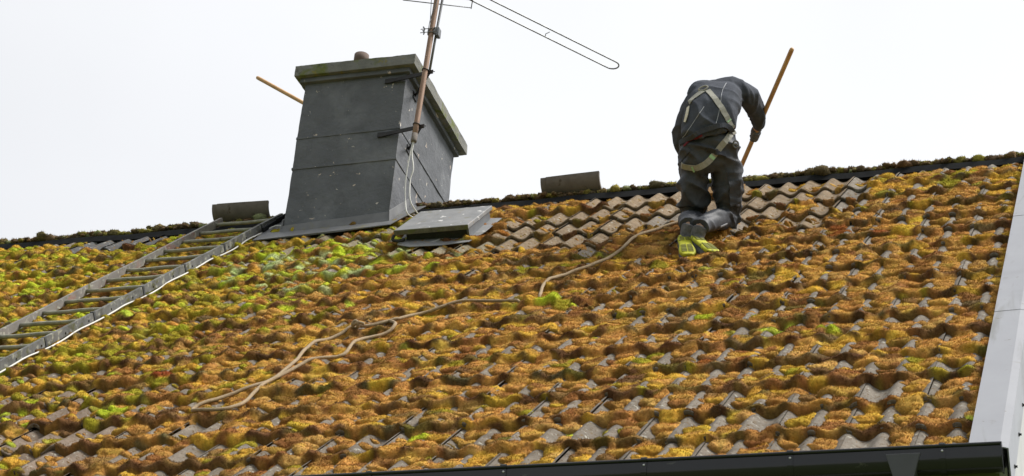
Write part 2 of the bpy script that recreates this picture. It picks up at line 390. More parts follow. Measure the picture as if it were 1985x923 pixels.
for v in range(NC):
    for u in range(-NU, 1):
        a_t, s_t = (u+.5)*WV, (v+.5)*GA
        if a_t > .09: a_t = .06
        left = float(np.clip((-a_t-3.9)/1.6, 0, 1))*float(np.clip((6.0-s_t)/1.6, 0, 1))      # the greener, lumpier north-west part
        q = reg(a_t, s_t)
        cl = any(inpoly(a_t+rng.normal(0, .07), s_t+rng.normal(0, .13), p) for p in CLEAN); br = bool(inpoly(a_t, s_t, BARE))
        un = bool(inpoly(a_t, s_t, UNDER)); nw = bool(inpoly(a_t, min(s_t, .3), NEWT)) and v == 0
        low = float(np.clip((s_t-4.6)/1.6, 0, 1)); right = float(np.clip((a_t+2.8)/2.4, 0, 1))
        mintz = 3.2*max(0, 1-math.hypot((a_t+4.62)/1.25, (s_t-1.45)/1.05))
        cov = 1.0-.10*low
        if cl: cov = .14
        if br: cov = .8
        if un: cov = .25 if s_t > .5 else .1
        if nw: cov = .0
        topw = {'tan': 7*(1-left)*(1.25-q)+.6, 'gold': .5+5.0*q*q+2.6*left, 'rust': 3*(1-left)*(1-q)+.4, 'olive': .05+4.8*left+.9*q*(1-right), 'lime': .01+3.6*left*q+1.6*mintz+.05*max(0, q-.6), 'brown': .5+.9*left, 'dark': .05+.3*left, 'mint': 2.4*mintz, 'red': .03}
        if s_t < .9 and right > .3: topw['gold'] += 3; topw['olive'] += 1.5
        lipw = {'brown': 4.2, 'dark': 4.0, 'rust': 1.3, 'olive': .3+1.9*left, 'tan': .5, 'gold': .4+.6*left, 'lime': .01+1.6*left*q+.8*mintz, 'mint': 1.2*mintz}  # browner, older moss at the lips, weighted darker to paint in their shade
        # carpet in the trough
        if rng.random() < cov or (cl and rng.random() < .2):
            k = int(rng.integers(7, 11)*(1+.6*left)*(1 if not br else .55)*(.5 if cl else 1))
            base = pick(topw)
            for _ in range(k):
                aa = a_t+rng.normal(0, .033+.012*left); ss = v*GA+rng.uniform(.06, 1.0)*GA
                R = rng.uniform(.030, .062)*(1-.30*left)*(.55 if cl else 1); h = R*rng.uniform(.26, .62)*(1+.5*left)
                c = base if rng.random() < .45 else pick(topw)
                dome(aa, ss, R, h, c*rng.uniform(.9, 1.1), rng.uniform(.9, 1.5), (.1 if cl or br else .48))
        # cushions that climb over the crest
        pc = (.34+.40*left-.22*right-.24*low+.12*(1-right)*(1-low))*(.05 if cl else 1)*(.5 if br else 1)*(.5 if un else 1)*(0 if nw else 1)
        for q5 in range(8):
            if rng.random() < pc:
                side = rng.choice([-1, 1])
                R = rng.uniform(.018, .040)
                dome(u*WV+side*abs(rng.normal(.028, .022)), v*GA+(q5+rng.random())/8*GA, R, R*rng.uniform(.35, .65), pick(topw), rng.uniform(.8, 1.2))
        # roll of moss along the lip
        pl = (.94-.10*left-.12*low)*(.07 if cl else 1)*(.55 if br else 1)*(.35 if un else 1)*(.25 if nw else 1)
        if cl and v == 0 and a_t < -3.05: pl = .95
        if v == NC-1: pl *= .35
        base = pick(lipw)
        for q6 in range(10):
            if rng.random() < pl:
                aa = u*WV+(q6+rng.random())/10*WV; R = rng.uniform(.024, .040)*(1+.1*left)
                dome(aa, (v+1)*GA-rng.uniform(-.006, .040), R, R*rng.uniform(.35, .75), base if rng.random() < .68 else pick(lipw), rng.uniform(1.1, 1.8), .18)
        if v == 0 and a_t > -1.0:                           # top course by the right-hand end: thick yellow cushions
            for _ in range(6): dome(a_t+rng.normal(0, .04), rng.uniform(.05, .38), rng.uniform(.03, .05), .025, pick({'gold': 3, 'olive': 2, 'lime': .6, 'brown': 1}))
        # small tufts on the bare crest
        for _ in range(rng.poisson(2.4+4*low*right+(10.0 if cl else 0))):
            R = rng.uniform(.007, .014) if not cl else rng.uniform(.005, .012)
            dome(u*WV+(rng.normal(0, .026) if not cl else rng.uniform(-.08, .08)), v*GA+rng.uniform(.02, .98)*GA, R, R*(.6 if not cl else .35), pick({'olive': 2, 'rust': 2, 'dark': 2, 'gold': 1, 'brown': 2}), 1, .1)
# single bright clumps seen in the photograph
for (px, py, R, h, ck, nk) in [(1035, 582, .055, .05, 'gold', 5), (1065, 583, .06, .055, 'lime', 4), (1085, 590, .05, .045, 'olive', 5), (1100, 592, .035, .04, 'lime', 2),
                               (1608, 640, .045, .05, 'lime', 4), (1397, 527, .022, .03, 'lime', 1), (1115, 838, .03, .02, 'lime', 3), (805, 850, .04, .03, 'lime', 4), (100, 655, .04, .06, 'red', 3),
                               (320, 730, .06, .05, 'red', 4), (65, 780, .05, .03, 'lime', 3), (225, 792, .06, .035, 'lime', 4), (180, 765, .03, .03, 'lime', 2), (385, 755, .03, .03, 'olive', 3), (700, 770, .07, .05, 'rust', 4)]:
    a_, s_ = roof_at(px, py, .02)
    for _ in range(nk): dome(a_+rng.normal(0, R*.6), s_+rng.normal(0, R*.6), R*rng.uniform(.7, 1.1), h*rng.uniform(.7, 1.1), np.array(PAL[ck])*rng.uniform(.8, 1.15))
# scraped-off debris below the cleaned courses
deb = roof_poly([(930, 500), (1110, 500), (1215, 455), (1320, 430), (1440, 440), (1600, 425), (1700, 370), (1720, 420), (1640, 500), (1400, 560), (1100, 610), (960, 560)])
da0, da1 = min(p[0] for p in deb), max(p[0] for p in deb); ds0, ds1 = min(p[1] for p in deb), max(p[1] for p in deb)
for _ in range(1500):
    aa, ss = rng.uniform(da0, da1), rng.uniform(ds0, ds1)
    if not inpoly(aa, ss, deb): continue
    R = rng.uniform(.008, .024); dome(aa, ss, R, .02+R*rng.uniform(.3, 1.1), pick({'brown': 3, 'rust': 3, 'dark': 2.5, 'gold': 1, 'tan': 1, 'olive': .6}))
fine = (rng.random(T.shape)-.5)*.002+(vnoise(T.shape, 1.7)-.5)*.005+(vnoise(T.shape, 3.5)-.5)*.006
CREST = (1+wave(AG)/AMP)**1.6
LOWG = np.clip((SG-4.4)/1.7, 0, 1); RIGHTG = np.clip((AG+4.4)/3.4, 0, 1)
patch = vnoise(T.shape, 22)*.6+vnoise(T.shape, 9)*.4
ph = (SG/GA) % 1.0
BARE_ = (.001+.019*RIGHTG+.008*LOWG)*np.clip(patch*2.2-.30, .0, 1.5)*(1-.55*np.clip((ph-.80)/.10, 0, 1))
H = np.where(H > 0, H-BARE_*CREST*np.clip(H/.008, 0, 1), H)
H[(H > -.012) & (H < .0012)] = -.012
H[OFF] = -1
AH = np.where(H > 0, Td+H*1.0+fine*np.clip(H/.012, 0, 1), T-.010)
AS = np.maximum(AH, T)
for ax_, kw in ((0, 3), (1, 2)):
    acc = np.zeros_like(AS); wsum = 0
    for o_ in range(-kw, kw+1):
        g_ = math.exp(-(o_/kw*1.4)**2); acc += g_*np.roll(AS, o_, ax_); wsum += g_
    AS = acc/wsum
OFF2 = SG > EAVE-.02
AH = np.where((H > 0) & ~OFF2, np.maximum(.42*AH+.58*AS, T+np.minimum(H, .006)), AH)+np.where(H > 0, fine*.4*np.clip(H/.012, 0, 1), 0)
hair = vnoise(T.shape, 2.2); hue = vnoise(T.shape, 5)
for ax_ in (0, 1):                                       # neighbouring cushions grow into each other
    COLG = (np.roll(COLG, 2, ax_)*.6+np.roll(COLG, 1, ax_)+COLG*1.2+np.roll(COLG, -1, ax_)+np.roll(COLG, -2, ax_)*.6)/4.4
COLG *= (.74+.36*hair+.16*rng.random(T.shape))[..., None]; COLG *= 1+(hue[..., None]-.5)*np.array([.1, .30, .1])
PX = AG; POS = np.stack([AG, np.zeros_like(AG), np.zeros_like(AG)], -1)+SG[..., None]*DV+AH[..., None]*NV
# moss leans out a little down the slope
lean = np.clip(H, 0, .05)*.35
POS += lean[..., None]*DV
on = H > 0
quad = (on[:-1, :-1] | on[1:, :-1] | on[:-1, 1:] | on[1:, 1:]) & ~OFF[1:, :-1]
idx = np.arange(T.size).reshape(T.shape)
Q = np.stack([idx[:-1, :-1][quad], idx[1:, :-1][quad], idx[1:, 1:][quad], idx[:-1, 1:][quad]], 1)
used = np.unique(Q); remap = np.full(T.size, -1, np.int64); remap[used] = np.arange(len(used))
mv = POS.reshape(-1, 3)[used]; mq = remap[Q]; mc = COLG.reshape(-1, 3)[used]
# tiny leafy shoots standing out of the cushions, as dense on their flanks as on their tops
c0, c1, c2, c3 = (mv[mq[:, i]] for i in range(4))
nq = np.cross(c2-c0, c3-c1); ar = np.linalg.norm(nq, axis=1)/2; nq /= 2*ar[:, None]+1e-12
if (nq @ NV).mean() < 0: nq = -nq
ok = (on.ravel()[used][mq].sum(1) >= 3) & (H.ravel()[used][mq].max(1) > .0075)
NSH = 760000
pr = ar*ok; pick_i = rng.choice(len(mq), NSH, p=pr/pr.sum())
u1, u2 = rng.random((NSH, 1)), rng.random((NSH, 1))
p0 = (c0[pick_i]*(1-u1)+c1[pick_i]*u1)*(1-u2)+(c3[pick_i]*(1-u1)+c2[pick_i]*u1)*u2
dirn = nq[pick_i]+rng.normal(0, .42, (NSH, 3))+np.array([0, 0, .35]); dirn /= np.linalg.norm(dirn, axis=1, keepdims=True)
side = np.cross(dirn, rng.normal(0, 1, (NSH, 3))); side /= np.linalg.norm(side, axis=1, keepdims=True)+1e-9
L = rng.uniform(.005, .011, (NSH, 1)); wd = rng.uniform(.0013, .0028, (NSH, 1))
sv = np.stack([p0-side*wd-dirn*.002, p0+side*wd-dirn*.002, p0+dirn*L], 1).reshape(-1, 3)
sc = mc[mq[pick_i, 0]]*rng.choice([.68, .9, 1.1, 1.42], (NSH, 1), p=[.2, .3, .3, .2]); sc = np.repeat(sc, 3, 0)
# moss heaped along the ridge
RV, RF, RCc = [], [], []
ICO = bmesh.new(); bmesh.ops.create_icosphere(ICO, subdivisions=2, radius=1); iv = np.array([v_.co[:] for v_ in ICO.verts]); jf = np.array([[v_.index for v_ in f_.verts] for f_ in ICO.faces]); ICO.free()
bi = 0
for i in range(3000):
    a_ = rng.uniform(A0, A1-.03)
    if -5.62 < a_ < -4.60: continue
    big = rng.random() < .10
    y_ = rng.normal(.165, .038); R = rng.uniform(.014, .028)*(1.8 if big else 1)
    z_ = .160+.014*mnoise.noise(Vector((a_*2.3, 0, 0)))+rng.normal(0, .008)-abs(y_-.19)*.35
    sc_ = R*np.array([rng.uniform(.9, 1.5), 1.0, rng.uniform(.55, .9)])
    pv = iv*sc_*(1+.22*rng.normal(0, 1, (len(iv), 1)).clip(-1.3, 1.3))
    c = pick({'brown': 2.5, 'olive': 1.6, 'dark': 2.6, 'mint': .6})*.60+np.array([.10, .095, .07])*.55
    RV.append(pv+[a_, y_, z_]); RF.append(jf+bi); bi += len(iv); RCc.append(np.repeat(c[None], len(iv), 0)*rng.uniform(.75, 1.25, (len(iv), 1)))
NRV = bi
RV = np.concatenate(RV); RF = np.concatenate(RF); RCc = np.concatenate(RCc)
t0, t1, t2 = RV[RF[:, 0]], RV[RF[:, 1]], RV[RF[:, 2]]; nr_ = np.cross(t1-t0, t2-t0); ra = np.linalg.norm(nr_, axis=1); nr_ /= ra[:, None]+1e-12
N2 = 90000; pk = rng.choice(len(RF), N2, p=ra/ra.sum()); b0 = rng.dirichlet((1, 1, 1), N2)
q0 = t0[pk]*b0[:, :1]+t1[pk]*b0[:, 1:2]+t2[pk]*b0[:, 2:]; d2_ = nr_[pk]+rng.normal(0, .5, (N2, 3)); d2_ /= np.linalg.norm(d2_, axis=1, keepdims=True)
s2_ = np.cross(d2_, rng.normal(0, 1, (N2, 3))); s2_ /= np.linalg.norm(s2_, axis=1, keepdims=True)+1e-9
L2 = rng.uniform(.008, .02, (N2, 1)); w2_ = rng.uniform(.0015, .0032, (N2, 1))
rv = np.stack([q0-s2_*w2_, q0+s2_*w2_, q0+d2_*L2], 1).reshape(-1, 3)
rc = np.repeat(RCc[RF[pk, 0]]*rng.choice([.6, .9, 1.2, 1.7], (N2, 1)), 3, 0)
RF = np.concatenate([RF, np.arange(N2*3).reshape(-1, 3)+len(RV)]); RV = np.concatenate([RV, rv]); RCc = np.concatenate([RCc, rc])
tri = np.concatenate([mq[:, [0, 1, 2]], mq[:, [0, 2, 3]], np.arange(NSH*3).reshape(-1, 3)+len(mv), RF+len(mv)+NSH*3])
moss = link('moss', np.concatenate([mv, sv, RV]), tri, M['moss'], None, True, org=roof(-4.7, 3, 0), cols=np.concatenate([mc, sc, RCc]))
tag(moss, 'orange brown and green moss cushions growing over the roof tiles', 'moss', None, 'stuff')
def moss_n(a, s):                                         # height of whatever lies on the roof there
    i = int(np.clip((a-A0)/DA, 0, na-1)); j = int(np.clip((s+.02)/DA, 0, ns-1)); k = 3
    return float(max(AH[max(j-k, 0):j+k+1, max(i-k, 0):i+k+1].max(), T[max(j-k, 0):j+k+1, max(i-k, 0):i+k+1].max()))
# ------------------------------------------------------------------ ridge strip, verge trim, gutter, boards (parts of the house)
X_, Y_, Z_ = np.eye(3)
for x0, x1 in ((A0, -5.56), (-4.66, A1-.03)):              # folded ventilation strip under the ridge, either side of the stack
    mb = MB(); xs = np.arange(x0, x1, .25).tolist()+[x1]
    for p, q in zip(xs[:-1], xs[1:]):
        w0, w1 = .005*math.sin(p*7.3)+.004*math.sin(p*23), .005*math.sin(q*7.3)+.004*math.sin(q*23)
        mb.hexa([(p, .030, .020+w0), (q, .030, .020+w1), (q, .37, .02), (p, .37, .02), (p, .055, .084+w0), (q, .055, .084+w1), (q, .345, .09), (p, .345, .09)])
    mb.build('ridge_strip', M['strip'], house)
    mb = MB(); pts = [(x, .19+.006*math.sin(x*5), .085+.008*math.sin(x*11)) for x in np.linspace(x0, x1, 60)]
    mb.tube(pts, [.052+.006*math.sin(x*17) for x in np.linspace(x0, x1, 60)], 10); mb.build('ridge_bedding', M['ridgetile'], house, True)

S0, S1 = -.20, EAVE+.055
def trim_piece(s0, s1, dn):
    mb = MB()
    prof = [(.080, .010), (.080, .056), (.215, .060), (.252, .050), (.252, -.150), (.246, -.152), (.246, .045), (.213, .055), (.085, .051), (.085, .010)]
    k = len(prof)
    v = [roof(a, s0, n+dn) for a, n in prof]+[roof(a, s1, n+dn) for a, n in prof]
    mb.add(v, [(i, (i+1) % k, (i+1) % k+k, i+k) for i in range(k)]+[tuple(range(k))[::-1], tuple(range(k, 2*k))]); return mb
tr = None
for s0, s1, dn in ((S0, 2.03, .004), (2.01, 4.34, .002), (4.32, S1, 0)):
    t = trim_piece(s0, s1, dn).build('verge_trim', M['trim'], house)
    for s in np.arange(s0+.25, s1, .45):
        sm = MB(); p = roof(.252, s, -.115); sm.tube([p, p+X_*.005, p+X_*.006], [.010, .010, .006], 8); sm.tube([p+X_*.006, p+X_*.014], .006, 6)
        sm.build('screw', M['black'], t)
# gutter
GY, GZ, GR = -4.842, -4.515, .058
def gut(mb, x0, x1, r0, r1, lip=True):
    n = 18; ph = np.linspace(math.pi, 2*math.pi, n)
    prof = [(GY-r1, GZ+.035)]+[(GY+r1*math.cos(t), GZ-.012+r1*.98*math.sin(t)) for t in ph]+[(GY+r1, GZ+.045)]
    inn = [(GY+r0, GZ+.045)]+[(GY+r0*math.cos(t), GZ-.012+r0*.98*math.sin(t)) for t in ph[::-1]]+[(GY-r0, GZ+.035)]
    P = prof+inn; k = len(P)
    mb.add([(x0, y, z) for y, z in P]+[(x1, y, z) for y, z in P], [(i, (i+1) % k, (i+1) % k+k, i+k) for i in range(k)]+[tuple(range(k))[::-1], tuple(range(k, 2*k))])
    return mb
mb = MB(); gut(mb, A0-.05, .222, .0555, .058); mb.tube([(A0-.05, GY-.059, GZ+.036), (.222, GY-.059, GZ+.036)], .0085, 10)
gutter = mb.build('gutter', M['black'], house, True)
gutter.data.set_sharp_from_angle(angle=math.radians(50))
for i in range(15):
    x = -.023-.6575*i
    if x < A0: break
    mb = MB(); gut(mb, x-.013, x+.013, .0585, .0625); mb.tube([(x-.013, GY-.0605, GZ+.037), (x+.013, GY-.0605, GZ+.037)], .0125, 10)
    mb.box((x-.013, GY+.055, GZ+.03), (x+.013, GY+.115, GZ+.05))
    br = mb.build('gutter_bracket', M['black'], gutter)
    mb = MB(); mb.tube([(x, GY-.060, GZ+.012), (x, GY-.0645, GZ+.012), (x, GY-.066, GZ+.012)], [.0055, .0055, .003], 10); mb.build('rivet', M['steel'], br, True)
mb = MB()
n = 20; ph = np.linspace(math.pi, 2*math.pi, n)
poly = [np.array((.222, GY-.064, GZ+.042))]+[np.array((.222, GY+.064*math.cos(t), GZ-.012+.064*math.sin(t))) for t in ph]+[np.array((.222, GY+.064, GZ+.045))]
mb.plate(poly, X_, .006); mb.build('end_cap', M['black'], gutter)
mb = MB()                                                  # faceted outlet hopper
xo = -.19
t_, b_ = GZ+.006, GZ-.16
mb.hexa([(xo-.026, GY-.040, b_), (xo+.026, GY-.040, b_), (xo+.026, GY+.040, b_), (xo-.026, GY+.040, b_), (xo-.075, GY-.0685, t_), (xo+.075, GY-.0685, t_), (xo+.075, GY+.05, t_), (xo-.075, GY+.05, t_)])
mb.build('outlet', M['hopper'], gutter, bevel=.004)
mb = MB(); mb.tube([(xo, GY, b_+.01), (xo, GY, b_-.2), (xo, GY+.12, b_-.45), (xo, GY+.25, b_-.62), (xo, GY+.25, ZG)], .036, 14); mb.build('downpipe', M['black'], gutter, True)
# eaves boards and gable boards
mb = MB(); mb.box((A0, -4.742, -4.86), (.20, -4.715, -4.47)); mb.build('fascia', M['greenboard'], house)
mb = MB(); mb.box((A0, -4.712, -4.80), (.10, yf-.003, -4.775)); mb.build('soffit', M['greenboard'], house)
mb = MB()                                                  # white barge board along the gable, below the trim
mb.hexa([roof(.185, EAVE+.02, -.42), roof(.235, EAVE+.02, -.42), roof(.235, -.2, -.42), roof(.185, -.2, -.42), roof(.185, EAVE+.02, -.05), roof(.235, EAVE+.02, -.05), roof(.235, -.2, -.05), roof(.185, -.2, -.05)])
mb.build('barge_board', M['white'], house)
mb = MB(); mb.box((.102, -4.712, -4.98), (.183, -4.60, -4.50)); mb.build('eaves_box_end', M['white'], house)
for k in range(9):                                          # white weatherboards of the gable wall
    y0 = -4.50+k*.145
    mb = MB(); z1 = roof(0, (-y0-.15)/math.cos(TH), -.2)[2]-.02
    mb.box((.104, y0, ZG+.4), (.128, y0+.139, z1)); mb.build('gable_board', M['white'], house)
mb = MB(); mb.box((.13, -3.95, -6.4), (.20, -3.88, -5.05)); mb.box((.13, -3.25, -6.4), (.20, -3.18, -5.05)); mb.box((.13, -3.878, -5.12), (.20, -3.252, -5.05)); mb.box((.13, -3.878, -6.4), (.20, -3.252, -6.33))
wn = mb.build('window', M['green'], house)
mb = MB(); mb.box((.132, -3.876, -6.328), (.15, -3.254, -5.122)); mb.build('pane', M['glass'], wn)
mb = MB(); mb.box((.202, -3.25, -6.4), (.215, -3.19, -5.06)); mb.build('frame_edge', M['red'], wn)

# ------------------------------------------------------------------ chimney (part of the house)
CX0, CX1, CY0, CY1, CZ1 = -5.545, -4.676, -.321, .905, 1.165
def gridbox(lo, hi, step, amp, freq, ):
    bm = bmesh.new(); bmesh.ops.create_cube(bm, size=1)
    lo, hi = Vector(lo), Vector(hi)
    for v_ in bm.verts: v_.co = Vector([lo[i]+(v_.co[i]+.5)*(hi[i]-lo[i]) for i in range(3)])
    cuts = max(2, int(max(hi-lo)/step)); bmesh.ops.subdivide_edges(bm, edges=bm.edges[:], cuts=cuts, use_grid_fill=True)
    bm.normal_update()
    mv_ = [(v_, v_.normal.copy()) for v_ in bm.verts]
    for v_, nn in mv_:
        v_.co += nn*amp*(mnoise.noise(v_.co*freq)+.5*mnoise.noise(v_.co*freq*3.1))
    vs_ = [v_.co[:] for v_ in bm.verts]; fs_ = [[v_.index for v_ in f_.verts] for f_ in bm.faces]; bm.free(); return vs_, fs_
v_, f_ = gridbox((CX0, CY0, -.75), (CX1, CY1, CZ1), .035, .005, 6)
chim = link('chimney', v_, f_, M['paint'], house, True); chim.data.set_sharp_from_angle(angle=math.radians(40))
v_, f_ = gridbox((-5.618, -.395, 1.168), (-4.588, .978, 1.262), .03, .005, 9)
cap = link('cap', v_, f_, M['cap'], chim, True); cap.data.set_sharp_from_angle(angle=math.radians(40))
mb = MB(); mb.box((CX0-.035, CY0-.035, 1.125), (CX1+.035, CY1+.035, 1.1675)); mb.build('cap_corbel', M['paint'], chim, bevel=.006)
for zb, ext in ((.604, 0), (.318, 0)):
    mb = MB(); t = .006
    mb.hexa([(CX0-t, CY0-t, zb-.011), (CX1+t, CY0-t, zb+.001), (CX1+t, CY1+t, zb+.001), (CX0-t, CY1+t, zb-.011), (CX0-t, CY0-t, zb+.009), (CX1+t, CY0-t, zb+.021), (CX1+t, CY1+t, zb+.021), (CX0-t, CY1+t, zb+.009)])
    mb.build('band', M['paint'], chim, bevel=.002)
mb = MB()
prof = [(.0, .060), (.495, .054), (.505, .063), (.57, .063), (.575, .055), (.55, .046), (.2, .044)]
mb.tube([(-5.37, .30, 1.25+h) for h, r in prof], [r for h, r in prof], 24)
mb.build('chimney_pot', M['clay'], chim, True)
# lead flashing round the stack
def sheet(mb, pts, t): mb.plate([roof(*p) for p in pts], NV, t)
mb = MB()
sheet(mb, [(-5.70, .655, .030), (-5.30, .615, .026), (-5.0, .59, .030), (-4.612, .545, .042), (-4.560, .33, .055), (-4.500, -.03, .052), (CX1, -.03, .05), (CX1, .40, .045), (CX0, .40, .03), (CX0, -.03, .05), (-5.72, -.03, .05)], .005)
fl = mb.build('flashing', M['lead'], chim)
fb = roof(0, .40, .04)                                     # height of the flange along the front
def upstand(p0, p1, q0, q1, out0, out1):                   # leaning plate: bottom edge p0-p1 pushed out, top edge q0-q1 near the wall
    mb = MB(); mb.hexa([p0+out0*.022, p1+out1*.022, p1+out1*.004, p0+out0*.004, q0+out0*.010, q1+out1*.010, q1+out1*.004, q0+out0*.004]); return mb
zf = -.275
A, B = np.array((CX0-.018, CY0, zf-.01)), np.array((CX1+.012, CY0, zf)); up = np.array((0, 0, .085))
upstand(A, B, A+up*.9, B+up*1.35, -Y_, -Y_).build('upstand', M['lead'], fl, bevel=.002)
A, B = np.array((CX1, CY0-.018, zf+.005)), np.array((CX1, .02, zf+.005+(.341*.94))); up = np.array((0, 0, .115))
upstand(A, B, A+up, B+up, X_, X_).build('upstand', M['lead'], fl, bevel=.002)
A, B = np.array((CX0, CY0-.018, zf)), np.array((CX0, .02, zf+.32))
upstand(A, B, A+up, B+up, -X_, -X_).build('upstand', M['lead'], fl, bevel=.002)

# ------------------------------------------------------------------ roof hatch (part of the house)
mb = MB()
sk = [(-4.42, .50, .050), (-4.30, 1.30, .040), (-4.20, 1.33, .024), (-3.95, 1.335, .018), (-3.76, 1.30, .020), (-3.71, 1.02, .028), (-3.70, .62, .036)]
sheet(mb, sk, .004)
hatch = mb.build('roof_hatch', M['lid'], house)
mb = MB(); mb.rbox(-4.265, -3.80, .66, 1.175, .02, .098); mb.build('frame', M['hatch_frame'], hatch, bevel=.004)
mb = MB(); mb.rbox(-3.798, -3.782, .64, 1.19, .022, .098); mb.build('side_panel', M['hatch_side'], hatch, bevel=.002)
mb = MB(); mb.rbox(-4.335, -3.772, .585, 1.222, .102, .134); mb.build('lid', M['lid'], hatch, bevel=.005)
mb = MB(); mb.rbox(-4.337, -3.771, 1.2235, 1.231, .098, .133); mb.build('lid_edge', M['lid_edge'], hatch, bevel=.002)
mb = MB(); mb.tube(spline([roof(-4.34, 1.22, .10), roof(-4.35, 1.24, .07), roof(-4.31, 1.235, .055), roof(-4.27, 1.21, .06)], 5), .012, 8); mb.build('handle', M['hatch_frame'], hatch, True)

# ------------------------------------------------------------------ ladder
def laR(s): return -5.735-.064*s+.004*math.sin(s*.9)
def laL(s): return -6.275-.055*s
ladder = empty('ladder', roof(-6.2, 3, 0), 'weathered galvanised ladder lying up the mossy roof slope left of the chimney', 'ladder')
SL0, SL1 = -.06, 6.30
def rail(fn, s0, s1, n0, n1, th, mt):
    mb = MB(); ss = np.linspace(s0, s1, 22)
    for p, q in zip(ss[:-1], ss[1:]):
        a, b = fn(p), fn(q)
        wv = lambda x: .002*math.sin(x*4)
        mb.hexa([roof(b-th/2, q, n0), roof(b+th/2, q, n0), roof(a+th/2, p, n0), roof(a-th/2, p, n0), roof(b-th/2, q, n1+wv(q)), roof(b+th/2, q, n1+wv(q)), roof(a+th/2, p, n1+wv(p)), roof(a-th/2, p, n1+wv(p))])
    return mb.build('rail', mt, ladder)
LN0, LN1 = .034, .092
railR = rail(laR, SL0, SL1, LN0, LN1, .024, M['galv'])
railL = rail(laL, SL0-.03, SL1, LN0, LN1, .024, M['galv_red'])
for i in range(21):
    s = .03+.299*i
    mb = MB(); n_ = .058
    pts = [roof(laL(s)+.012+(laR(s)-laL(s)-.024)*t, s, n_+.002*math.sin(i*3+t*9)) for t in np.linspace(0, 1, 9)]
    mb.tube(pts, .0145, 10); mb.build('rung', M['rung'], ladder, True)
    mb = MB(); p = roof(laR(s)+.0125, s, n_-.004); mb.tube([p, p+X_*.0015], .008, 10); mb.build('rung_end', M['black'], railR)
for s in (.33, .98, 1.62, 2.25, 2.93, 3.55, 4.2, 4.85, 5.5):
    mb = MB(); a = laR(s); mb.rbox(a-.015, a+.015, s, s+.022, LN0-.004, LN1+.004); mb.build('strap', M['strap'], ladder)
mb = MB(); mb.rbox(laR(0)+.02, laR(0)+.04, -.10, .42, .045, .078); mb.rbox(laR(0)+.0405, laR(0)+.055, -.12, .15, .06, .09); mb.build('roof_hook', M['strip'], ladder)
pts = []
for s in np.arange(.36, 6.2, .08):
    k = s % .64
    pts.append(roof(laR(s)+.026+.016*math.sin(k/.64*math.pi), s, .040+.004*math.sin(s*5)-.006*math.sin(k/.64*math.pi)))
pts = [roof(-5.55, .30, .05), roof(-5.66, .26, .055)]+pts
mb = MB(); mb.tube(spline(pts, 3), .0058, 8); tag(mb.build('cable', M['cable'], None, True), 'thin white cable strapped along the lower side of the ladder', 'cable')

# ------------------------------------------------------------------ loose ridge tiles lying on the ridge
def ridge_tile(name, c, rz, roll, ln, label):
    """half-round ridge tile with a thick socket end, tipped over so that it lies hollow side up"""
    r = empty(name, c, label, 'ridge tile', 'loose ridge tiles'); mb = MB(); n = 18
    R1, R0 = .128, .108
    def arc(x, ro, ri):
        ph = np.linspace(math.radians(24), math.radians(156), n)
        return [(x, -ro*math.cos(t), -ro*.95*math.sin(t)) for t in ph]+[(x, -ri*math.cos(t), -ri*.93*math.sin(t)) for t in ph[::-1]]
    secs = [arc(-ln/2-.03, R1-.006, R0), arc(-ln/2+.012, R1-.006, R0), arc(-ln/2+.016, R1, R0), arc(0, R1+.002, R0), arc(ln/2, R1, R0)]
    v = [np.array(p) for s_ in secs for p in s_]; k = 2*n; f = []
    for i in range(len(secs)-1): f += [(i*k+j, i*k+(j+1) % k, (i+1)*k+(j+1) % k, (i+1)*k+j) for j in range(k)]
    f += [tuple(range(k))[::-1], tuple(range((len(secs)-1)*k, len(secs)*k))]
    rot = np.array(Matrix.Rotation(rz, 3, 'Z') @ Matrix.Rotation(roll, 3, 'X'))
    v = [rot @ p+np.array(c)+np.array([0, 0, .125]) for p in v]
    mb.add(v, f); mb.build('shell', M['ridgetile'], r, True).data.set_sharp_from_angle(angle=math.radians(40))
ridge_tile('ridge_tile', (-6.135, .17, .160), math.radians(2), math.radians(-24), .46, 'loose brown grey ridge tile lying at the top of the ladder')
ridge_tile('ridge_tile', (-3.345, .17, .148), math.radians(-3), math.radians(-24), .45, 'loose grey ridge tile lying on the ridge between hatch and worker')

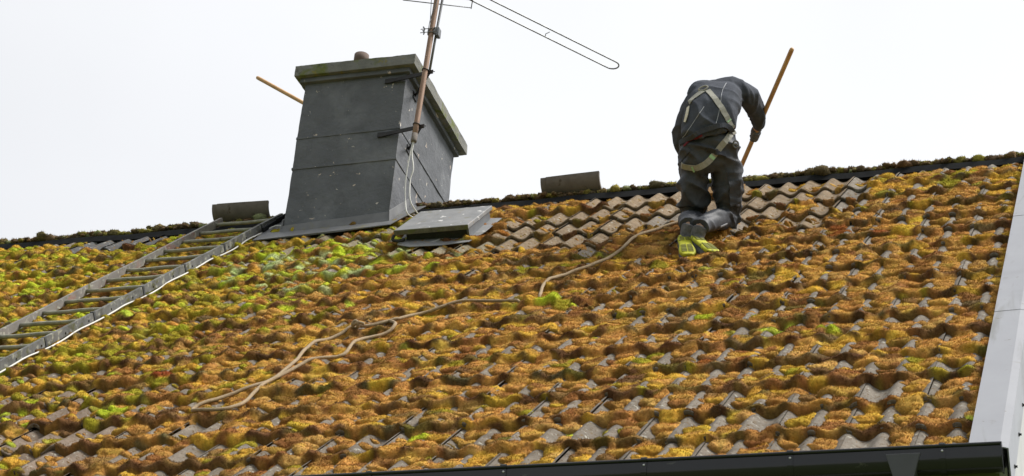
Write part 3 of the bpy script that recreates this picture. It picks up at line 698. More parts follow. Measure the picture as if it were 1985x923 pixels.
# ------------------------------------------------------------------ aerial on the chimney
an = empty('aerial', (-4.49, -.441, .40), 'rusty television aerial mast with thin rods bracketed to the chimney', 'aerial')
def mast(z): t = (z-.42)/1.34; return np.array([-4.492+.050*t, -.441, z])
mb = MB(); mb.tube([mast(z) for z in np.linspace(.405, 2.35, 12)], .0215, 14); mb.build('mast', M['mast'], an, True)
mb = MB(); mb.tube([mast(z) for z in (.385, .40, .46)], .0235, 14); mb.build('sleeve', M['ridgetile'], an, True)
mb = MB(); mb.tube([np.array([-4.448, -.40, 1.085]), np.array([-4.429, -.40, 1.45]), np.array([-4.409, -.40, 1.80]), np.array([-4.40, -.40, 2.1])], .0105, 10); mb.build('stay_rod', M['rod'], an, True)
for zb, x0 in ((.545, -4.83), (1.055, -4.825)):
    mb = MB(); p = mast(zb)
    def bar(a, b, h, w):
        a, b = np.array(a), np.array(b); t = b-a; t /= np.linalg.norm(t); sdv = np.cross(t, Z_); sdv /= np.linalg.norm(sdv)
        mb.hexa([a-sdv*w-Z_*h, a+sdv*w-Z_*h, b+sdv*w-Z_*h, b-sdv*w-Z_*h, a-sdv*w+Z_*h, a+sdv*w+Z_*h, b+sdv*w+Z_*h, b-sdv*w+Z_*h])
    bar((x0, CY0-.008, zb+.01), p+np.array((.055, .028, 0)), .016, .005)
    bar((CX1+.006, -.10, zb+.01), p+np.array((.03, .0335, 0)), .013, .004)
    bar((x0-.02, CY0-.012, zb+.01), (x0+.05, CY0-.012, zb+.01), .020, .006)
    mb.box((CX1+.001, -.14, zb-.03), (CX1+.010, -.06, zb+.03))
    b = mb.build('bracket', M['bracket'], an)
    mb = MB(); mb.tube([p+np.array((.026*math.cos(t), .026*math.sin(t), .002*math.sin(t*2))) for t in np.linspace(0, 2*math.pi, 18, endpoint=False)], .004, 6, closed=True)
    mb.tube([p+np.array((.02, .03, .006)), p+np.array((.07, .03, .0)), p+np.array((.075, .005, -.02))], .003, 5); mb.build('u_bolt', M['bracket'], b, True)
mb = MB(); p = mast(1.425)
mb.box(p+np.array((-.03, -.012, -.03)), p+np.array((-.023, .05, .03))); mb.box(p+np.array((.024, -.02, -.03)), p+np.array((.036, .055, .03)))
for dz in (-.018, .016):
    mb.tube([p+np.array((-.085, -.026, dz)), p+np.array((.06, -.026, dz))], .0035, 6)
    mb.tube([p+np.array((-.055, -.026, dz-.02)), p+np.array((-.05, -.026, dz)), p+np.array((-.065, -.026, dz+.022))], .006, 6)
mb.box(p+np.array((.038, -.005, -.04)), p+np.array((.062, .05, .035)))
mb.build('clamp', M['rod'], an)
# small rectangular dipole just under the boom
R5 = .0042
zq = 1.75
a_, b_, c_, d_ = np.array((-4.72, -.474, zq)), np.array((-4.205, -.272, zq)), np.array((-4.163, -.371, zq)), np.array((-4.678, -.573, zq))
mb = MB(); mb.tube([a_, b_], R5, 8); mb.tube([b_+(b_-c_)*.1, c_-(b_-c_)*.15], R5, 8); mb.tube([d_, c_], R5, 8); mb.tube([a_, d_], R5, 8)
mb.build('small_dipole', M['rod'], an, True)
# big folded dipole reaching out behind, horizontal, from the boom
zl = 1.9
e1 = np.array((-3.283, .945, zl)); dr = np.array((.607, .795, 0)); dr /= np.linalg.norm(dr); pd = np.array((-dr[1], dr[0], 0))
hw = .057; tip = np.array((-3.345, .915, zl)); Ln = 3.3
r1 = [tip+pd*hw-dr*Ln]+[tip+pd*hw-dr*k for k in (2, 1, .5, .04)]
arc_ = [tip+pd*hw*math.cos(t)*1.0+dr*hw*1.1*math.sin(t) for t in np.linspace(.15, math.pi-.15, 9)]
r2 = [tip-pd*hw-dr*k for k in (.04, .5, 1, 2, Ln)]
mb = MB(); mb.tube(r1+arc_+r2, .0062, 10); mb.tube([tip-pd*hw-dr*Ln, tip+pd*hw-dr*Ln], .0062, 8)
mb.tube([tip+pd*hw-dr*.66, tip+pd*(hw+.0)-dr*.66+np.array((0, 0, .03)), tip+pd*(hw-.03)-dr*.64+np.array((.0, 0, .045))], .004, 6)
mb.build('folded_dipole', M['rod'], an, True)
cc_ = tip-dr*Ln/2; mb = MB(); mb.tube([mast(1.9), np.array((cc_[0], cc_[1], 1.9))+np.array((.0, .0, 0))], .012, 8); mb.tube([mast(2.02), np.array((-5.3, -1.0, 2.02))], .012, 8); mb.build('boom', M['rod'], an, True)
mb = MB(); mb.tube(spline([mast(1.40)+[-.022, -.02, 0], mast(1.55)+[-.018, -.02, 0], mast(1.68)+[.012, -.028, 0], mast(1.85)+[.02, -.03, 0]], 5), .0032, 6)
mb.tube(spline([mast(1.52)+[-.026, 0, 0], mast(1.62)+[-.035, 0, 0], mast(1.8)+[-.052, 0, 0]], 5), .0028, 6); mb.build('thin_wire', M['rod'], an, True)
# white leads hanging out of the foot of the mast
m0 = mast(.40)
for k, (pts, lb) in enumerate((
    ([m0+[-.006, 0, .05], m0+[-.008, 0, -.02], m0+[-.022, .0, -.2], m0+[-.028, .005, -.36], m0+[-.012, 0, -.52], m0+[.02, -.01, -.66], roof(-4.44, .44, .056)], 'slack white lead hanging from the mast foot, the left of two'),
    ([m0+[.006, 0, .05], m0+[.002, 0, -.02], m0+[-.004, .004, -.12], m0+[.022, .006, -.26], m0+[.006, .01, -.36], m0+[.03, .01, -.55], roof(-4.41, .40, .056)], 'kinked white lead hanging from the mast foot, the right of two'))):
    mb = MB(); mb.tube(spline(pts, 8), .0052, 8); tag(mb.build('aerial_lead', M['cable'], None, True), lb, 'cable', 'white leads below the aerial mast')

# ------------------------------------------------------------------ broom handle behind the chimney
def on_y(px, py, y): d = ray(px, py); return CP+d*((y-CP[1])/d[1])
pA, pB2 = on_y(498, 150, 1.002), on_y(585, 198, .999); dd = (pB2-pA)/np.linalg.norm(pB2-pA)     # rests against the back edge of the cap
mb = MB(); mb.tube([pA-dd*.002, pA+dd*.006, pA+dd*.02, pA+dd*1.95], [.010, .016, .0175, .0175], 12)
tag(mb.build('wooden_pole', M['wood'], None, True), 'brown wooden pole sticking out from behind the dark chimney', 'pole')

# ------------------------------------------------------------------ rope lying on the moss
def rope_path(px, up=.008, step=.035):
    pr = [np.array(roof_at(x, y, .035)) for x, y in px]
    P = spline([np.array([p[0], p[1], 0]) for p in pr], 10); o = []
    for p in P:
        o.append([p[0], p[1], moss_n(p[0], p[1])+up])
    z = np.array([q[2] for q in o]); kk = 6
    zs = np.convolve(np.pad(z, kk, mode='edge'), np.ones(2*kk+1)/(2*kk+1), 'valid')
    return [(q[0], q[1], max(t, 0)) for q, t in zip(o, zs)]
def rope_pts(px, up=.006): return [roof(*p) for p in rope_path(px, up)]
mb = MB(); RR = .0104
seg = rope_pts([(1390, 400), (1350, 415), (1318, 428), (1275, 442), (1240, 456), (1218, 468), (1206, 484), (1187, 498), (1150, 514), (1100, 530), (1075, 541), (1055, 553), (1046, 571)])
e0 = [seg[-1]-NV*.03+DV*.03, seg[-1]-NV*.06+DV*.06]
seg2 = rope_pts([(1003, 584), (950, 584), (900, 588), (850, 598), (810, 606), (770, 621)])
e1_ = [seg2[0]-NV*.06-DV*.02+X_*.05, seg2[0]-NV*.02+X_*.02]
loop = rope_pts([(770, 621), (740, 628), (715, 632), (692, 634), (660, 645), (620, 660), (590, 682), (570, 705), (545, 725), (515, 745), (490, 765), (465, 785), (430, 797), (395, 800), (374, 796), (380, 789), (410, 778), (450, 764), (490, 752), (520, 740), (560, 722), (600, 704), (640, 692), (668, 684), (685, 668), (705, 655), (735, 645), (760, 637), (767, 630), (757, 625), (735, 627), (712, 630), (694, 634)], .007)
full = seg+e0+e1_+seg2[:-1]+loop
mb.tube(full, RR, 9)
kp = roof(*[*roof_at(690, 633, .05), .062])
mb.tube([kp+X_*.018*math.cos(t)+NV*.022*math.sin(t)+DV*.006*math.cos(2*t) for t in np.linspace(0, 2*math.pi, 14, endpoint=False)], RR, 8, closed=True)
mb.tube([kp+X_*.055+NV*.002, kp+X_*.02+NV*.014, kp-X_*.012+DV*.01], RR, 8)
tag(mb.build('rope', M['rope'], None, True), 'long beige rope snaking over the moss with a knotted loop at its end', 'rope')
# ------------------------------------------------------------------ the worker
def J(px, py, d): return np.array(at(px, py, d))
def ring(c, t, w, d, n=22, pw=2.3, right=None, tw=0):
    t = t/np.linalg.norm(t); r = RC[0] if right is None else np.array(right, float)
    r = r-t*(r@t); r /= np.linalg.norm(r); b = np.cross(t, r)
    o = []
    for q in np.linspace(0, 2*math.pi, n, endpoint=False):
        c_, s_ = math.cos(q+tw), math.sin(q+tw)
        o.append(c+r*w*math.copysign(abs(c_)**(2/pw), c_)+b*d*math.copysign(abs(s_)**(2/pw), s_))
    return o
def loft(secs, n=22, sub=4, pw=2.3, right=None):
    """secs: (centre, half width, half depth); smooth tube with rounded closed ends"""
    Cn = [s[0] for s in secs]; P = spline(Cn, sub) if len(secs) > 2 else Cn
    W = spline([np.array([s[1], s[2], 0]) for s in secs], sub) if len(secs) > 2 else [np.array([s[1], s[2], 0]) for s in secs]
    rings = []
    for i, p in enumerate(P):
        t = P[min(i+1, len(P)-1)]-P[max(i-1, 0)]
        rings.append(ring(p, t, W[i][0], W[i][1], n, pw, right))
    v = [x for r in rings for x in r]; f = []
    for i in range(len(rings)-1):
        for q in range(n): f.append((i*n+q, i*n+(q+1) % n, (i+1)*n+(q+1) % n, (i+1)*n+q))
    f += [tuple(range(n))[::-1], tuple(range((len(rings)-1)*n, len(rings)*n))]
    return v, f
def fused(name, lofts, voxel, mt, parent, it=2, fold=None, cut=None):
    mb = MB()
    for v, f in lofts: mb.add(v, f)
    me = bpy.data.meshes.new('tmp'); me.from_pydata([tuple(x) for x in mb.v], [], [tuple(f) for f in mb.f])
    bm = bmesh.new(); bm.from_mesh(me); bmesh.ops.recalc_face_normals(bm, faces=bm.faces); bm.to_mesh(me); bm.free()
    o = bpy.data.objects.new('tmp', me); C.objects.link(o)
    r = o.modifiers.new('r', 'REMESH'); r.mode = 'VOXEL'; r.voxel_size = voxel
    dg = bpy.context.evaluated_depsgraph_get(); dg.update()
    m2 = bpy.data.meshes.new_from_object(o.evaluated_get(dg)); bpy.data.objects.remove(o)
    bm = bmesh.new(); bm.from_mesh(m2); bpy.data.meshes.remove(m2)
    for _ in range(it): bmesh.ops.smooth_vert(bm, verts=bm.verts, factor=.5, use_axis_x=True, use_axis_y=True, use_axis_z=True)
    if cut:
        for co, no in cut:
            bmesh.ops.bisect_plane(bm, geom=bm.verts[:]+bm.edges[:]+bm.faces[:], plane_co=Vector(co), plane_no=Vector(no), clear_outer=True)
    bm.normal_update()
    if fold:
        ds = [(v_, v_.normal.copy(), fold(np.array(v_.co))) for v_ in bm.verts]
        for v_, nn, d in ds: v_.co += nn*d
        bmesh.ops.smooth_vert(bm, verts=bm.verts, factor=.12, use_axis_x=True, use_axis_y=True, use_axis_z=True)
    bm.normal_update()
    vs_ = [v_.co[:] for v_ in bm.verts]; fs_ = [[v_.index for v_ in f_.verts] for f_ in bm.faces]; bm.free()
    return link(name, vs_, fs_, mt, parent, True), BVHTree.FromPolygons([Vector(v_) for v_ in vs_], fs_)
def ridged(p, axis, fr, st, seed):
    """long soft creases running across `axis`"""
    axis = np.array(axis, float); axis /= np.linalg.norm(axis); al = p@axis; q = p*st+axis*(al*(fr-st))+seed
    x = mnoise.noise(Vector(q)); y = mnoise.noise(Vector(q*.47+np.array([5.3, 1.7, 9.1])))
    return max(0, 1-abs(x)*3.2)**1.4*(.45+1.1*max(0, y+.4))
man = empty('person', roof(-1.9, 1.9, 0), 'person in dark work clothes and grey harness kneeling on the roof, bent forward', 'person')
MP = 14.5/FP                                               # metres per photo pixel at the worker

# joints
pelv = J(1377, 312, 14.46); waist = J(1374, 268, 14.42); chest = J(1386, 214, 14.52); upper = J(1393, 184, 14.68); neck = J(1392, 186, 14.98); head = J(1386, 214, 15.16)
hipL, hipR = J(1348, 325, 14.46), J(1406, 322, 14.44)
kneeL, kneeR = roof(-2.075, 1.52, .085), roof(-1.825, 1.50, .085)
ankL, ankR = J(1335, 440, 14.12), J(1356, 443, 14.08)
shR, elR, wrR, haR = J(1444, 182, 14.74), J(1464, 219, 14.93), J(1468, 250, 15.08), J(1461, 264, 15.13)
shL, elL, wrL, haL = J(1343, 203, 14.80), J(1322, 262, 14.88), J(1333, 310, 15.02), J(1343, 322, 15.08)

# trousers
tl = []
tl.append(loft([(J(1373, 262, 14.42), 46*MP, .105), (J(1374, 285, 14.43), 53*MP, .130), (J(1375, 312, 14.45), 56*MP, .140), (J(1376, 332, 14.46), 54*MP, .11)], pw=2.5))
tl.append(loft([(hipL+np.array([0, 0, .03]), 28*MP, .12), (J(1344, 352, 14.48), 26*MP, .11), (J(1346, 385, 14.50), 24*MP, .092), (kneeL+np.array([-.005, .0, .05]), 22*MP, .08), (kneeL+np.array([-.005, .0, -.01]), 19*MP, .07)], pw=2.4))
tl.append(loft([(hipR+np.array([0, 0, .03]), 29*MP, .12), (J(1408, 352, 14.46), 27.5*MP, .11), (J(1411, 385, 14.46), 25*MP, .095), (kneeR+np.array([.004, .0, .05]), 22*MP, .085), (kneeR+np.array([.004, .0, -.01]), 20*MP, .075)], pw=2.4))
for kn, an_, px in ((kneeL, ankL, 1), (kneeR, ankR, 0)):
    md = (kn+an_)/2+NV*.018
    tl.append(loft([(kn+np.array([0, .01, -.005]), .074, .070), (md, .076, .072), (an_*.75+md*.25+NV*.012, .066, .060), (an_+NV*.010, .068, .060)], pw=2.2, right=np.cross(an_-kn, NV)))
axL = np.array([0, .2, 1.0])
def tfold(p):
    d = .024*ridged(p, (.45, 0, .9), 11, 3.4, 3.1)+.020*ridged(p, (-.6, 0, .8), 9, 3.0, 9.7)
    for k in (kneeL, kneeR):
        u = np.linalg.norm(p-k-np.array([0, -.06, .06])); d += .016*math.exp(-(u/.13)**2)*ridged(p, (.15, .3, 1), 20, 4.5, 1.3)
    for a, b in ((kneeL, ankL), (kneeR, ankR)):
        ab = b-a; t = float(np.clip((p-a)@ab/(ab@ab), 0, 1)); r = np.linalg.norm(p-a-ab*t)
        if t > .02 and r < .12: d *= .45
    d += .012*mnoise.noise(Vector(p*6.0))
    return d-.007
trousers, bvT = fused('trousers', tl, .008, M['trouser'], man, 2, tfold)

# jacket
jl = []
jl.append(loft([(J(1371, 268, 14.42), 50*MP, .128), (J(1374, 250, 14.42), 53*MP, .135), (J(1380, 222, 14.47), 51*MP, .135), (J(1386, 200, 14.58), 49*MP, .125), (J(1394, 186, 14.72), 45*MP, .105), (J(1396, 184, 14.86), 34*MP, .085)], pw=2.6))
jl.append(loft([(J(1352, 196, 14.72), .075, .075), (J(1395, 178, 14.72), .075, .09), (J(1441, 176, 14.73), .072, .075)], pw=2.1, right=(0, .5, .8)))
jl.append(loft([(J(1434, 176, 14.72), .068, .072), (J(1450, 186, 14.76), .066, .070), (J(1462, 208, 14.88), .058, .062), (J(1469, 228, 14.97), .052, .055), (J(1471, 243, 15.05), .044, .047)], pw=2.1))
jl.append(loft([(J(1350, 198, 14.74), .070, .075), (J(1332, 225, 14.80), .062, .066), (J(1323, 258, 14.88), .056, .058), (J(1322, 285, 14.95), .050, .052), (J(1331, 306, 15.01), .043, .045)], pw=2.1))
jl.append(loft([(J(1343, 190, 14.78), .04, .045), (J(1355, 175, 14.80), .05, .05), (J(1376, 172, 14.90), .055, .06), (J(1400, 172, 14.97), .05, .06)], pw=2.0, right=(0, .5, .8)))   # stand collar / hood roll
def jfold(p):
    d = .012*ridged(p, (.35, .1, 1), 8, 3, 2.2)+.011*ridged(p, (.8, 0, -.5), 8, 2.6, 5.5)
    u = np.linalg.norm(p-elR); d += .022*math.exp(-(u/.10)**2)*ridged(p, (.1, .2, 1), 20, 5, 7.7)
    u = np.linalg.norm(p-J(1436, 190, 14.72)); d += .024*math.exp(-(u/.09)**2)*ridged(p, (1, 0, .3), 16, 5, 4.4)
    return d+.006*mnoise.noise(Vector(p*9.0))-.003
hemA, hemB = J(1317, 286, 14.38), J(1424, 250, 14.38)
hn = np.cross(hemB-hemA, ray(1375, 262)); hn /= np.linalg.norm(hn)
if hn[2] > 0: hn = -hn
jacket, bvJ = fused('jacket', [jl[0]], .010, M['jacket'], man, 2, jfold, cut=[(hemA, hn)])
bpy.data.objects.remove(jacket)
# torso, sleeves and collar are one garment: cut the hem of the torso, then fuse
def clip_loft(l, co, no):
    v, f = l; v = [np.array(x) for x in v]; no = np.array(no)
    for i, x in enumerate(v):
        dd = (x-co)@no
        if dd > 0: v[i] = x-no*dd
    return v, f
jl[0] = clip_loft(jl[0], hemA, hn)
jacket, bvJ = fused('jacket', jl, .008, M['jacket'], man, 2, jfold)

# body inside the clothes: head, neck, trunk, arms and legs in one surface
bl = []
bl.append(loft([(pelv, .13, .09), (waist, .125, .085), (chest, .13, .09), (upper+np.array([0, .05, -.02]), .11, .07), (neck, .055, .055), (neck*.6+head*.4, .055, .058)]))
bl.append(loft([(neck*.45+head*.55, .055, .06), (head*.8+neck*.2, .075, .092), (head+(head-neck)*.35, .074, .09), (head+(head-neck)*.75, .05, .06)], right=X_))
fwd = RC[2]*.55+np.array([0, .2, -.6]); fwd /= np.linalg.norm(fwd); hx = X_-fwd*(X_@fwd); hx /= np.linalg.norm(hx); hu = np.cross(hx, fwd)
crown = (head-neck)/np.linalg.norm(head-neck)
fc = np.cross(X_, crown); fc /= np.linalg.norm(fc)
if fc[2] > 0: fc = -fc
bl.append(loft([(head+fc*.075+crown*.01, .014, .012), (head+fc*.105-crown*.012, .016, .014), (head+fc*.085-crown*.025, .012, .01)], sub=3))
for sx in (-1, 1): bl.append(loft([(head+X_*sx*.068-fc*.005-crown*.02, .014, .022), (head+X_*sx*.088-fc*.012+crown*.0, .010, .028), (head+X_*sx*.084-fc*.005+crown*.02, .008, .018)], sub=3))
for a, b, c_ in ((shL, elL, wrL), (shR, elR, wrR)): bl.append(loft([(a, .05, .05), (b, .04, .04), (c_, .028, .03)], sub=5))
for a, b, c_ in ((hipL, kneeL, ankL), (hipR, kneeR, ankR)):
    bl.append(loft([(a, .075, .075), ((a+b)/2, .065, .065), (b, .05, .05)], sub=4)); bl.append(loft([(b, .048, .048), ((b+c_)/2, .05, .05), (c_, .036, .036)], sub=4))
body, _ = fused('body', bl, .012, M['skin'], man, 1)
hl = [loft([(head-fc*.03-crown*.05, .07, .06), (head-fc*.022+crown*.02, .08, .085), (head-fc*.008+crown*.085, .07, .085), (head+crown*.125, .03, .04)], sub=4)]
fused('hair', hl, .012, M['hair'], man, 1, lambda p: .006*mnoise.noise(Vector(p*60)))
for sx in (-1, 1):
    mb = MB(); mb.tube([head+fc*.078+X_*sx*.032+crown*.02, head+fc*.088+X_*sx*.032+crown*.02], [.011, .004], 10); mb.build('eye', M['white'], man, True)
mb = MB(); mb.tube([head+fc*.083-X_*.024-crown*.052, head+fc*.092-crown*.05, head+fc*.083+X_*.024-crown*.052], [.004, .007, .004], 8); mb.build('mouth', M['red_hem'], man, True)

# gloves: palm, four fingers and a thumb closed round the broom handle
P0 = roof(-2.04, .43, .02); tipP = np.array(at(1535, 96, 14.42)); hd = None
hand_on = np.array(at(1463, 262, 15.12))
pdir = (tipP-hand_on); pdir /= np.linalg.norm(pdir)
lo = np.array(at(1420, 362, 15.50)); pl_ = hand_on+(lo-hand_on)
def glove(name, on, axis, wrist, r_h):
    axis = axis/np.linalg.norm(axis); toW = wrist-on; toW -= axis*(toW@axis); toW /= np.linalg.norm(toW)
    oth = np.cross(axis, toW)                              # across the handle
    L = []
    pc = on+toW*(r_h+.026)
    L.append(loft([(wrist, .034, .030), (wrist*.45+pc*.55, .036, .030), (pc+toW*.004, .046, .022), (on+toW*(r_h+.012)-oth*.012, .042, .018)], right=axis, sub=4))
    for k, (off, ln) in enumerate(((.033, 1.0), (.011, 1.08), (-.012, 1.02), (-.033, .85))):
        pts = []
        for j, ph in enumerate(np.linspace(25, 265, 8)):
            t = math.radians(ph*ln); rr = r_h+.011
            pts.append(on+axis*off+(toW*math.cos(t)-oth*math.sin(t))*rr)
        L.append(loft([(p, .0118-.0005*j, .0112-.0005*j) for j, p in enumerate(pts)], n=10, sub=2, right=axis))
    tp = [on+toW*(r_h+.03)+oth*.012+axis*.025, on+toW*(r_h+.010)+oth*(r_h+.004)+axis*.045, on-toW*.004+oth*(r_h+.012)+axis*.048, on-toW*(r_h+.008)+oth*.012+axis*.040]
    L.append(loft([(p, .0135, .0125) for p in tp], n=10, sub=3, right=axis))
    return fused(name, L, .0042, M['glove'], man, 1, lambda p: .0015*mnoise.noise(Vector(p*70)))[0]
glove('glove', hand_on, pdir, wrR, .0165)
# the other hand is shut further down the handle, hidden behind the thighs
onL = np.array(at(1430, 335, 15.385))
glove('glove', J(1345, 326, 15.08), np.array([.9, .3, -.2]), wrL, .012)

# harness straps lying on the clothes
def cast(px, py):
    o = Vector(CP); d = Vector(ray(px, py)).normalized(); best = None
    for b in (bvJ, bvT):
        h = b.ray_cast(o, d)
        if h[0] is not None and (best is None or h[3] < best[3]): best = h
    return best
def strap(name, px, wd, mt, parent, up=.006, th=.004, n=26):
    P = spline([np.array([x, y, 0]) for x, y in px], max(2, n//(len(px)-1))); pts = []; nn = []
    for p in P:
        h = cast(p[0], p[1])
        if h is None:
            if pts: pts.append(pts[-1]+(pts[-1]-pts[-2] if len(pts) > 1 else 0)); nn.append(nn[-1])
            continue
        nr = np.array(h[1]); nr = nr if nr@RC[2] < 0 else -nr
        pts.append(np.array(h[0])); nn.append(nr)
    A = np.array(pts); B = np.array(nn); k = 2
    pad = lambda q: np.stack([np.convolve(np.pad(q[:, i], k, mode='edge'), np.ones(2*k+1)/(2*k+1), 'valid') for i in range(3)], 1)
    A2, B2 = pad(A), pad(B); B2 /= np.linalg.norm(B2, axis=1, keepdims=True)
    sink = np.maximum(((A-A2)*B2).sum(1), 0); A2 = A2+B2*(sink[:, None]+up)
    mb = MB(); k = len(A2); v = []
    for i in range(k):
        t = A2[min(i+1, k-1)]-A2[max(i-1, 0)]; s_ = np.cross(t, B2[i]); s_ /= np.linalg.norm(s_)+1e-9
        for a, b in ((-1, -1), (1, -1), (1, 1), (-1, 1)): v.append(A2[i]+s_*a*wd/2+B2[i]*(b*th/2))
    f = [(i*4+j, i*4+(j+1) % 4, i*4+4+(j+1) % 4, i*4+4+j) for i in range(k-1) for j in range(4)]+[(3, 2, 1, 0), (4*k-4, 4*k-3, 4*k-2, 4*k-1)]
    mb.add(v, f); return mb.build(name, mt, parent, False), A2, B2
hs, _, _ = strap('harness', [(1370, 174), (1384, 190), (1398, 209), (1410, 231), (1418, 249), (1424, 262)], .040, M['webbing'], man)
strap('seat_strap', [(1425, 253), (1414, 262), (1402, 277), (1391, 292), (1381, 305), (1371, 316), (1358, 324), (1342, 327), (1328, 323), (1319, 316)], .042, M['webbing'], hs)
strap('left_strap', [(1364, 176), (1352, 185), (1343, 192), (1336, 200)], .036, M['webbing'], hs)
strap('label_patch', [(1336, 207), (1334, 218), (1331, 230), (1329, 238)], .024, M['label'], hs, up=.009)
strap('green_label', [(1383, 301), (1377, 309)], .040, M['patch'], hs, up=.0105, n=4)
strap('green_label', [(1347, 327), (1342, 327.5)], .040, M['patch'], hs, up=.0105, n=4)
strap('green_label', [(1411, 233), (1413, 236)], .038, M['patch'], hs, up=.0105, n=4)
h = cast(1363, 174); q = np.array(h[0])+np.array(h[1])*.012
mb = MB(); mb.tube([q+RC[0]*.030*math.cos(t)+np.array([0, 0, .016])*math.sin(t)+RC[0]*.0+RC[1]*-.010*math.cos(t) for t in np.linspace(0, 2*math.pi, 18, endpoint=False)], .006, 8, closed=True); mb.build('d_ring', M['webbing'], hs, True)
h = cast(1426, 280); h = h or cast(1420, 282); q = np.array(h[0])-RC[2]*.012
mb = MB(); mb.tube([q+RC[0]*.018*math.cos(t)+RC[1]*.024*math.sin(t) for t in np.linspace(0, 2*math.pi, 14, endpoint=False)], .006, 8, closed=True); mb.tube([q-RC[0]*.018, q+RC[0]*.018], .007, 8); mb.build('buckle', M['rod'], hs, True)
# pale seams, dark red hem, pocket flaps
for px in ([(1409, 160), (1402, 172), (1398, 186), (1397, 200), (1393, 220), (1387, 243)], [(1361, 254), (1374, 248), (1390, 245), (1404, 243), (1412, 251)], [(1324, 268), (1336, 250), (1350, 229), (1366, 205)], [(1318, 283), (1326, 272), (1338, 263), (1360, 255)]):
    strap('seam', px, .0042, M['piping'], jacket, up=.002, th=.003)
strap('hem', [(1319, 281), (1338, 265), (1361, 254), (1385, 246), (1406, 244), (1420, 253)], .034, M['jacket'], jacket, up=.014, th=.008)
strap('hem_lining', [(1325, 284), (1336, 275), (1348, 268), (1362, 262)], .013, M['red_hem'], jacket, up=.004)
strap('zip_tag', [(1421, 243), (1422, 249)], .012, M['red'], jacket, up=.004, n=4)
strap('pocket_flap', [(1319, 315), (1326, 300), (1337, 289)], .034, M['trouser'], trousers, up=.006)
strap('pocket_flap', [(1370, 288), (1390, 295), (1408, 300)], .040, M['trouser'], trousers, up=.006)
strap('pocket', [(1424, 350), (1424, 375), (1425, 398)], .085, M['trouser'], trousers, up=.007)
strap('seam', [(1404, 318), (1413, 345), (1416, 372), (1417, 402)], .004, M['trouser'], trousers, up=.004)
strap('reflective_flash', [(1394, 440), (1402, 436), (1410, 433)], .010, M['piping'], trousers, up=.005, n=6)

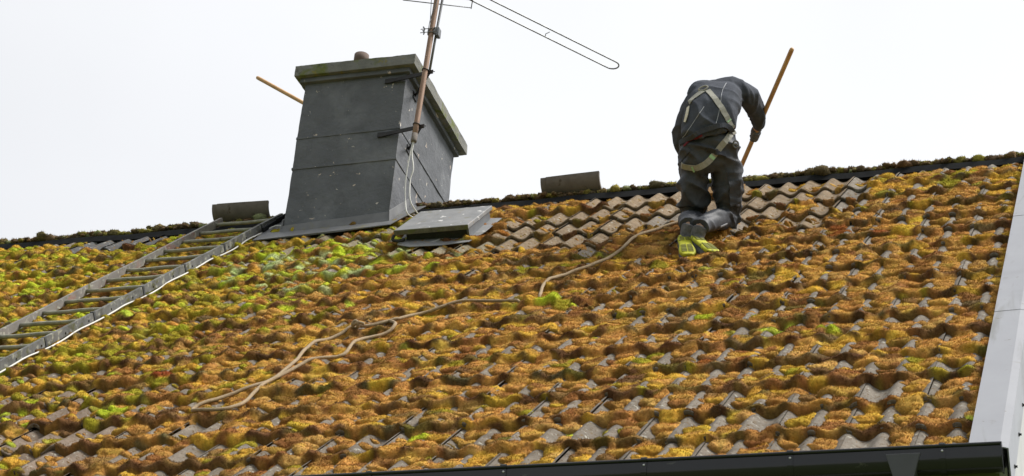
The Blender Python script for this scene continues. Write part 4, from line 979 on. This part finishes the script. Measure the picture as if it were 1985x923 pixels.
# shoes: upper with collar, and a ribbed yellow sole facing the lens
def shoe(heel, toe, ank, wdir):
    ax = toe-heel; Ls = np.linalg.norm(ax); ax /= Ls
    wdir = wdir-ax*(wdir@ax); wdir /= np.linalg.norm(wdir)
    nn = np.cross(ax, wdir); nn = nn if nn@RC[2] > 0 else -nn      # into the foot, away from the sole
    out_ = [(-.02, .034), (.02, .043), (.10, .042), (.16, .046), (.21, .053), (.26, .050), (.30, .030)]
    sc_ = Ls/.28
    root_v = []
    secs = [(heel+ax*(t*sc_)+nn*(.042 if t < .18 else .030), w_*1.02, .040 if t < .18 else .030-.03*max(0, t-.24)) for t, w_ in out_]
    up_ = loft(secs, right=wdir, pw=2.4)
    col = loft([(heel+ax*.04+nn*.05, .042, .047), (heel*.5+ank*.5+nn*.035, .046, .052), (ank+nn*.012, .050, .052), (ank+(ank-heel)*.15+nn*.010, .050, .052)], right=wdir, pw=2.2)
    sh, bv = fused('shoe', [up_, col], .007, M['shoe'], man, 1, lambda p: .003*mnoise.noise(Vector(p*40)))
    sv_, sf_ = loft([(heel+ax*(t*sc_)-nn*(.002+.006*(t > .12)), w_*1.06, .016) for t, w_ in out_], n=26, right=wdir, pw=3.2)
    sole = link('sole', sv_, sf_, M['sole'], sh, True)
    bm = bmesh.new(); bm.from_mesh(sole.data); bmesh.ops.recalc_face_normals(bm, faces=bm.faces); bm.to_mesh(sole.data); bm.free()
    mb = MB()                                              # lugs of the tread
    for i, t in enumerate((.015, .035, .055, .155, .178, .201, .224, .247)):
        w_ = float(np.interp(t, [o[0] for o in out_], [o[1] for o in out_]))*.86; c_ = heel+ax*t*sc_-nn*(.017+.006*(t > .12))
        for sd_ in (-1, 1):
            a_, b_ = c_+wdir*sd_*.004, c_+wdir*sd_*w_*.86
            mb.hexa([a_-ax*.003-nn*.004, b_-ax*.003-nn*.004, b_+ax*.012-nn*.004, a_+ax*.012-nn*.004, a_-ax*.003+nn*.006, b_-ax*.003+nn*.006, b_+ax*.012+nn*.006, a_+ax*.012+nn*.006])
    mb.build('tread', M['tread'], sole)
    mb = MB()
    for t in (.10, .14, .18):
        p = heel+ax*t*sc_+nn*.05
        mb.hexa([p+wdir*.030-nn*.02, p+wdir*.046-nn*.02, p+wdir*.046-nn*.02+ax*.016, p+wdir*.030-nn*.02+ax*.016, p+wdir*.022+nn*.03, p+wdir*.036+nn*.03, p+wdir*.036+nn*.03+ax*.016, p+wdir*.022+nn*.03+ax*.016])
    mb.build('side_stripe', M['piping'], sh)
shoe(J(1326, 462, 14.09), J(1334, 496, 13.86), ankL, RC[0])
shoe(J(1350, 463, 14.05), J(1382, 491, 13.84), ankR, RC[0]+.35*np.array([0, 0, -1]))

# broom held by the worker
br = empty('broom', P0, 'broom with a long wooden handle held upright in the gloved hand of the kneeling worker', 'broom')
lowp = hand_on+(hand_on-tipP)/np.linalg.norm(hand_on-tipP)*.62
mb = MB(); mb.tube([tipP+pdir*.012, tipP+pdir*.004, tipP-pdir*.01, hand_on, lowp], [.008, .0145, .0165, .0165, .0165], 12); mb.build('handle', M['wood'], br, True)
mb = MB(); e = np.cross(pdir, X_); e /= np.linalg.norm(e)
q = lowp
mb.hexa([q-X_*.17-e*.03-pdir*.03, q+X_*.10-e*.03-pdir*.03, q+X_*.10+e*.03-pdir*.03, q-X_*.17+e*.03-pdir*.03, q-X_*.17-e*.03+pdir*.015, q+X_*.10-e*.03+pdir*.015, q+X_*.10+e*.03+pdir*.015, q-X_*.17+e*.03+pdir*.015]); mb.build('brush_head', M['wood'], br)
mb = MB(); mb.hexa([q-X_*.18-e*.04-pdir*.10, q+X_*.11-e*.04-pdir*.10, q+X_*.11+e*.04-pdir*.10, q-X_*.18+e*.04-pdir*.10, q-X_*.165-e*.026-pdir*.031, q+X_*.095-e*.026-pdir*.031, q+X_*.095+e*.026-pdir*.031, q-X_*.165+e*.026-pdir*.031]); mb.build('bristles', M['bristle'], br)
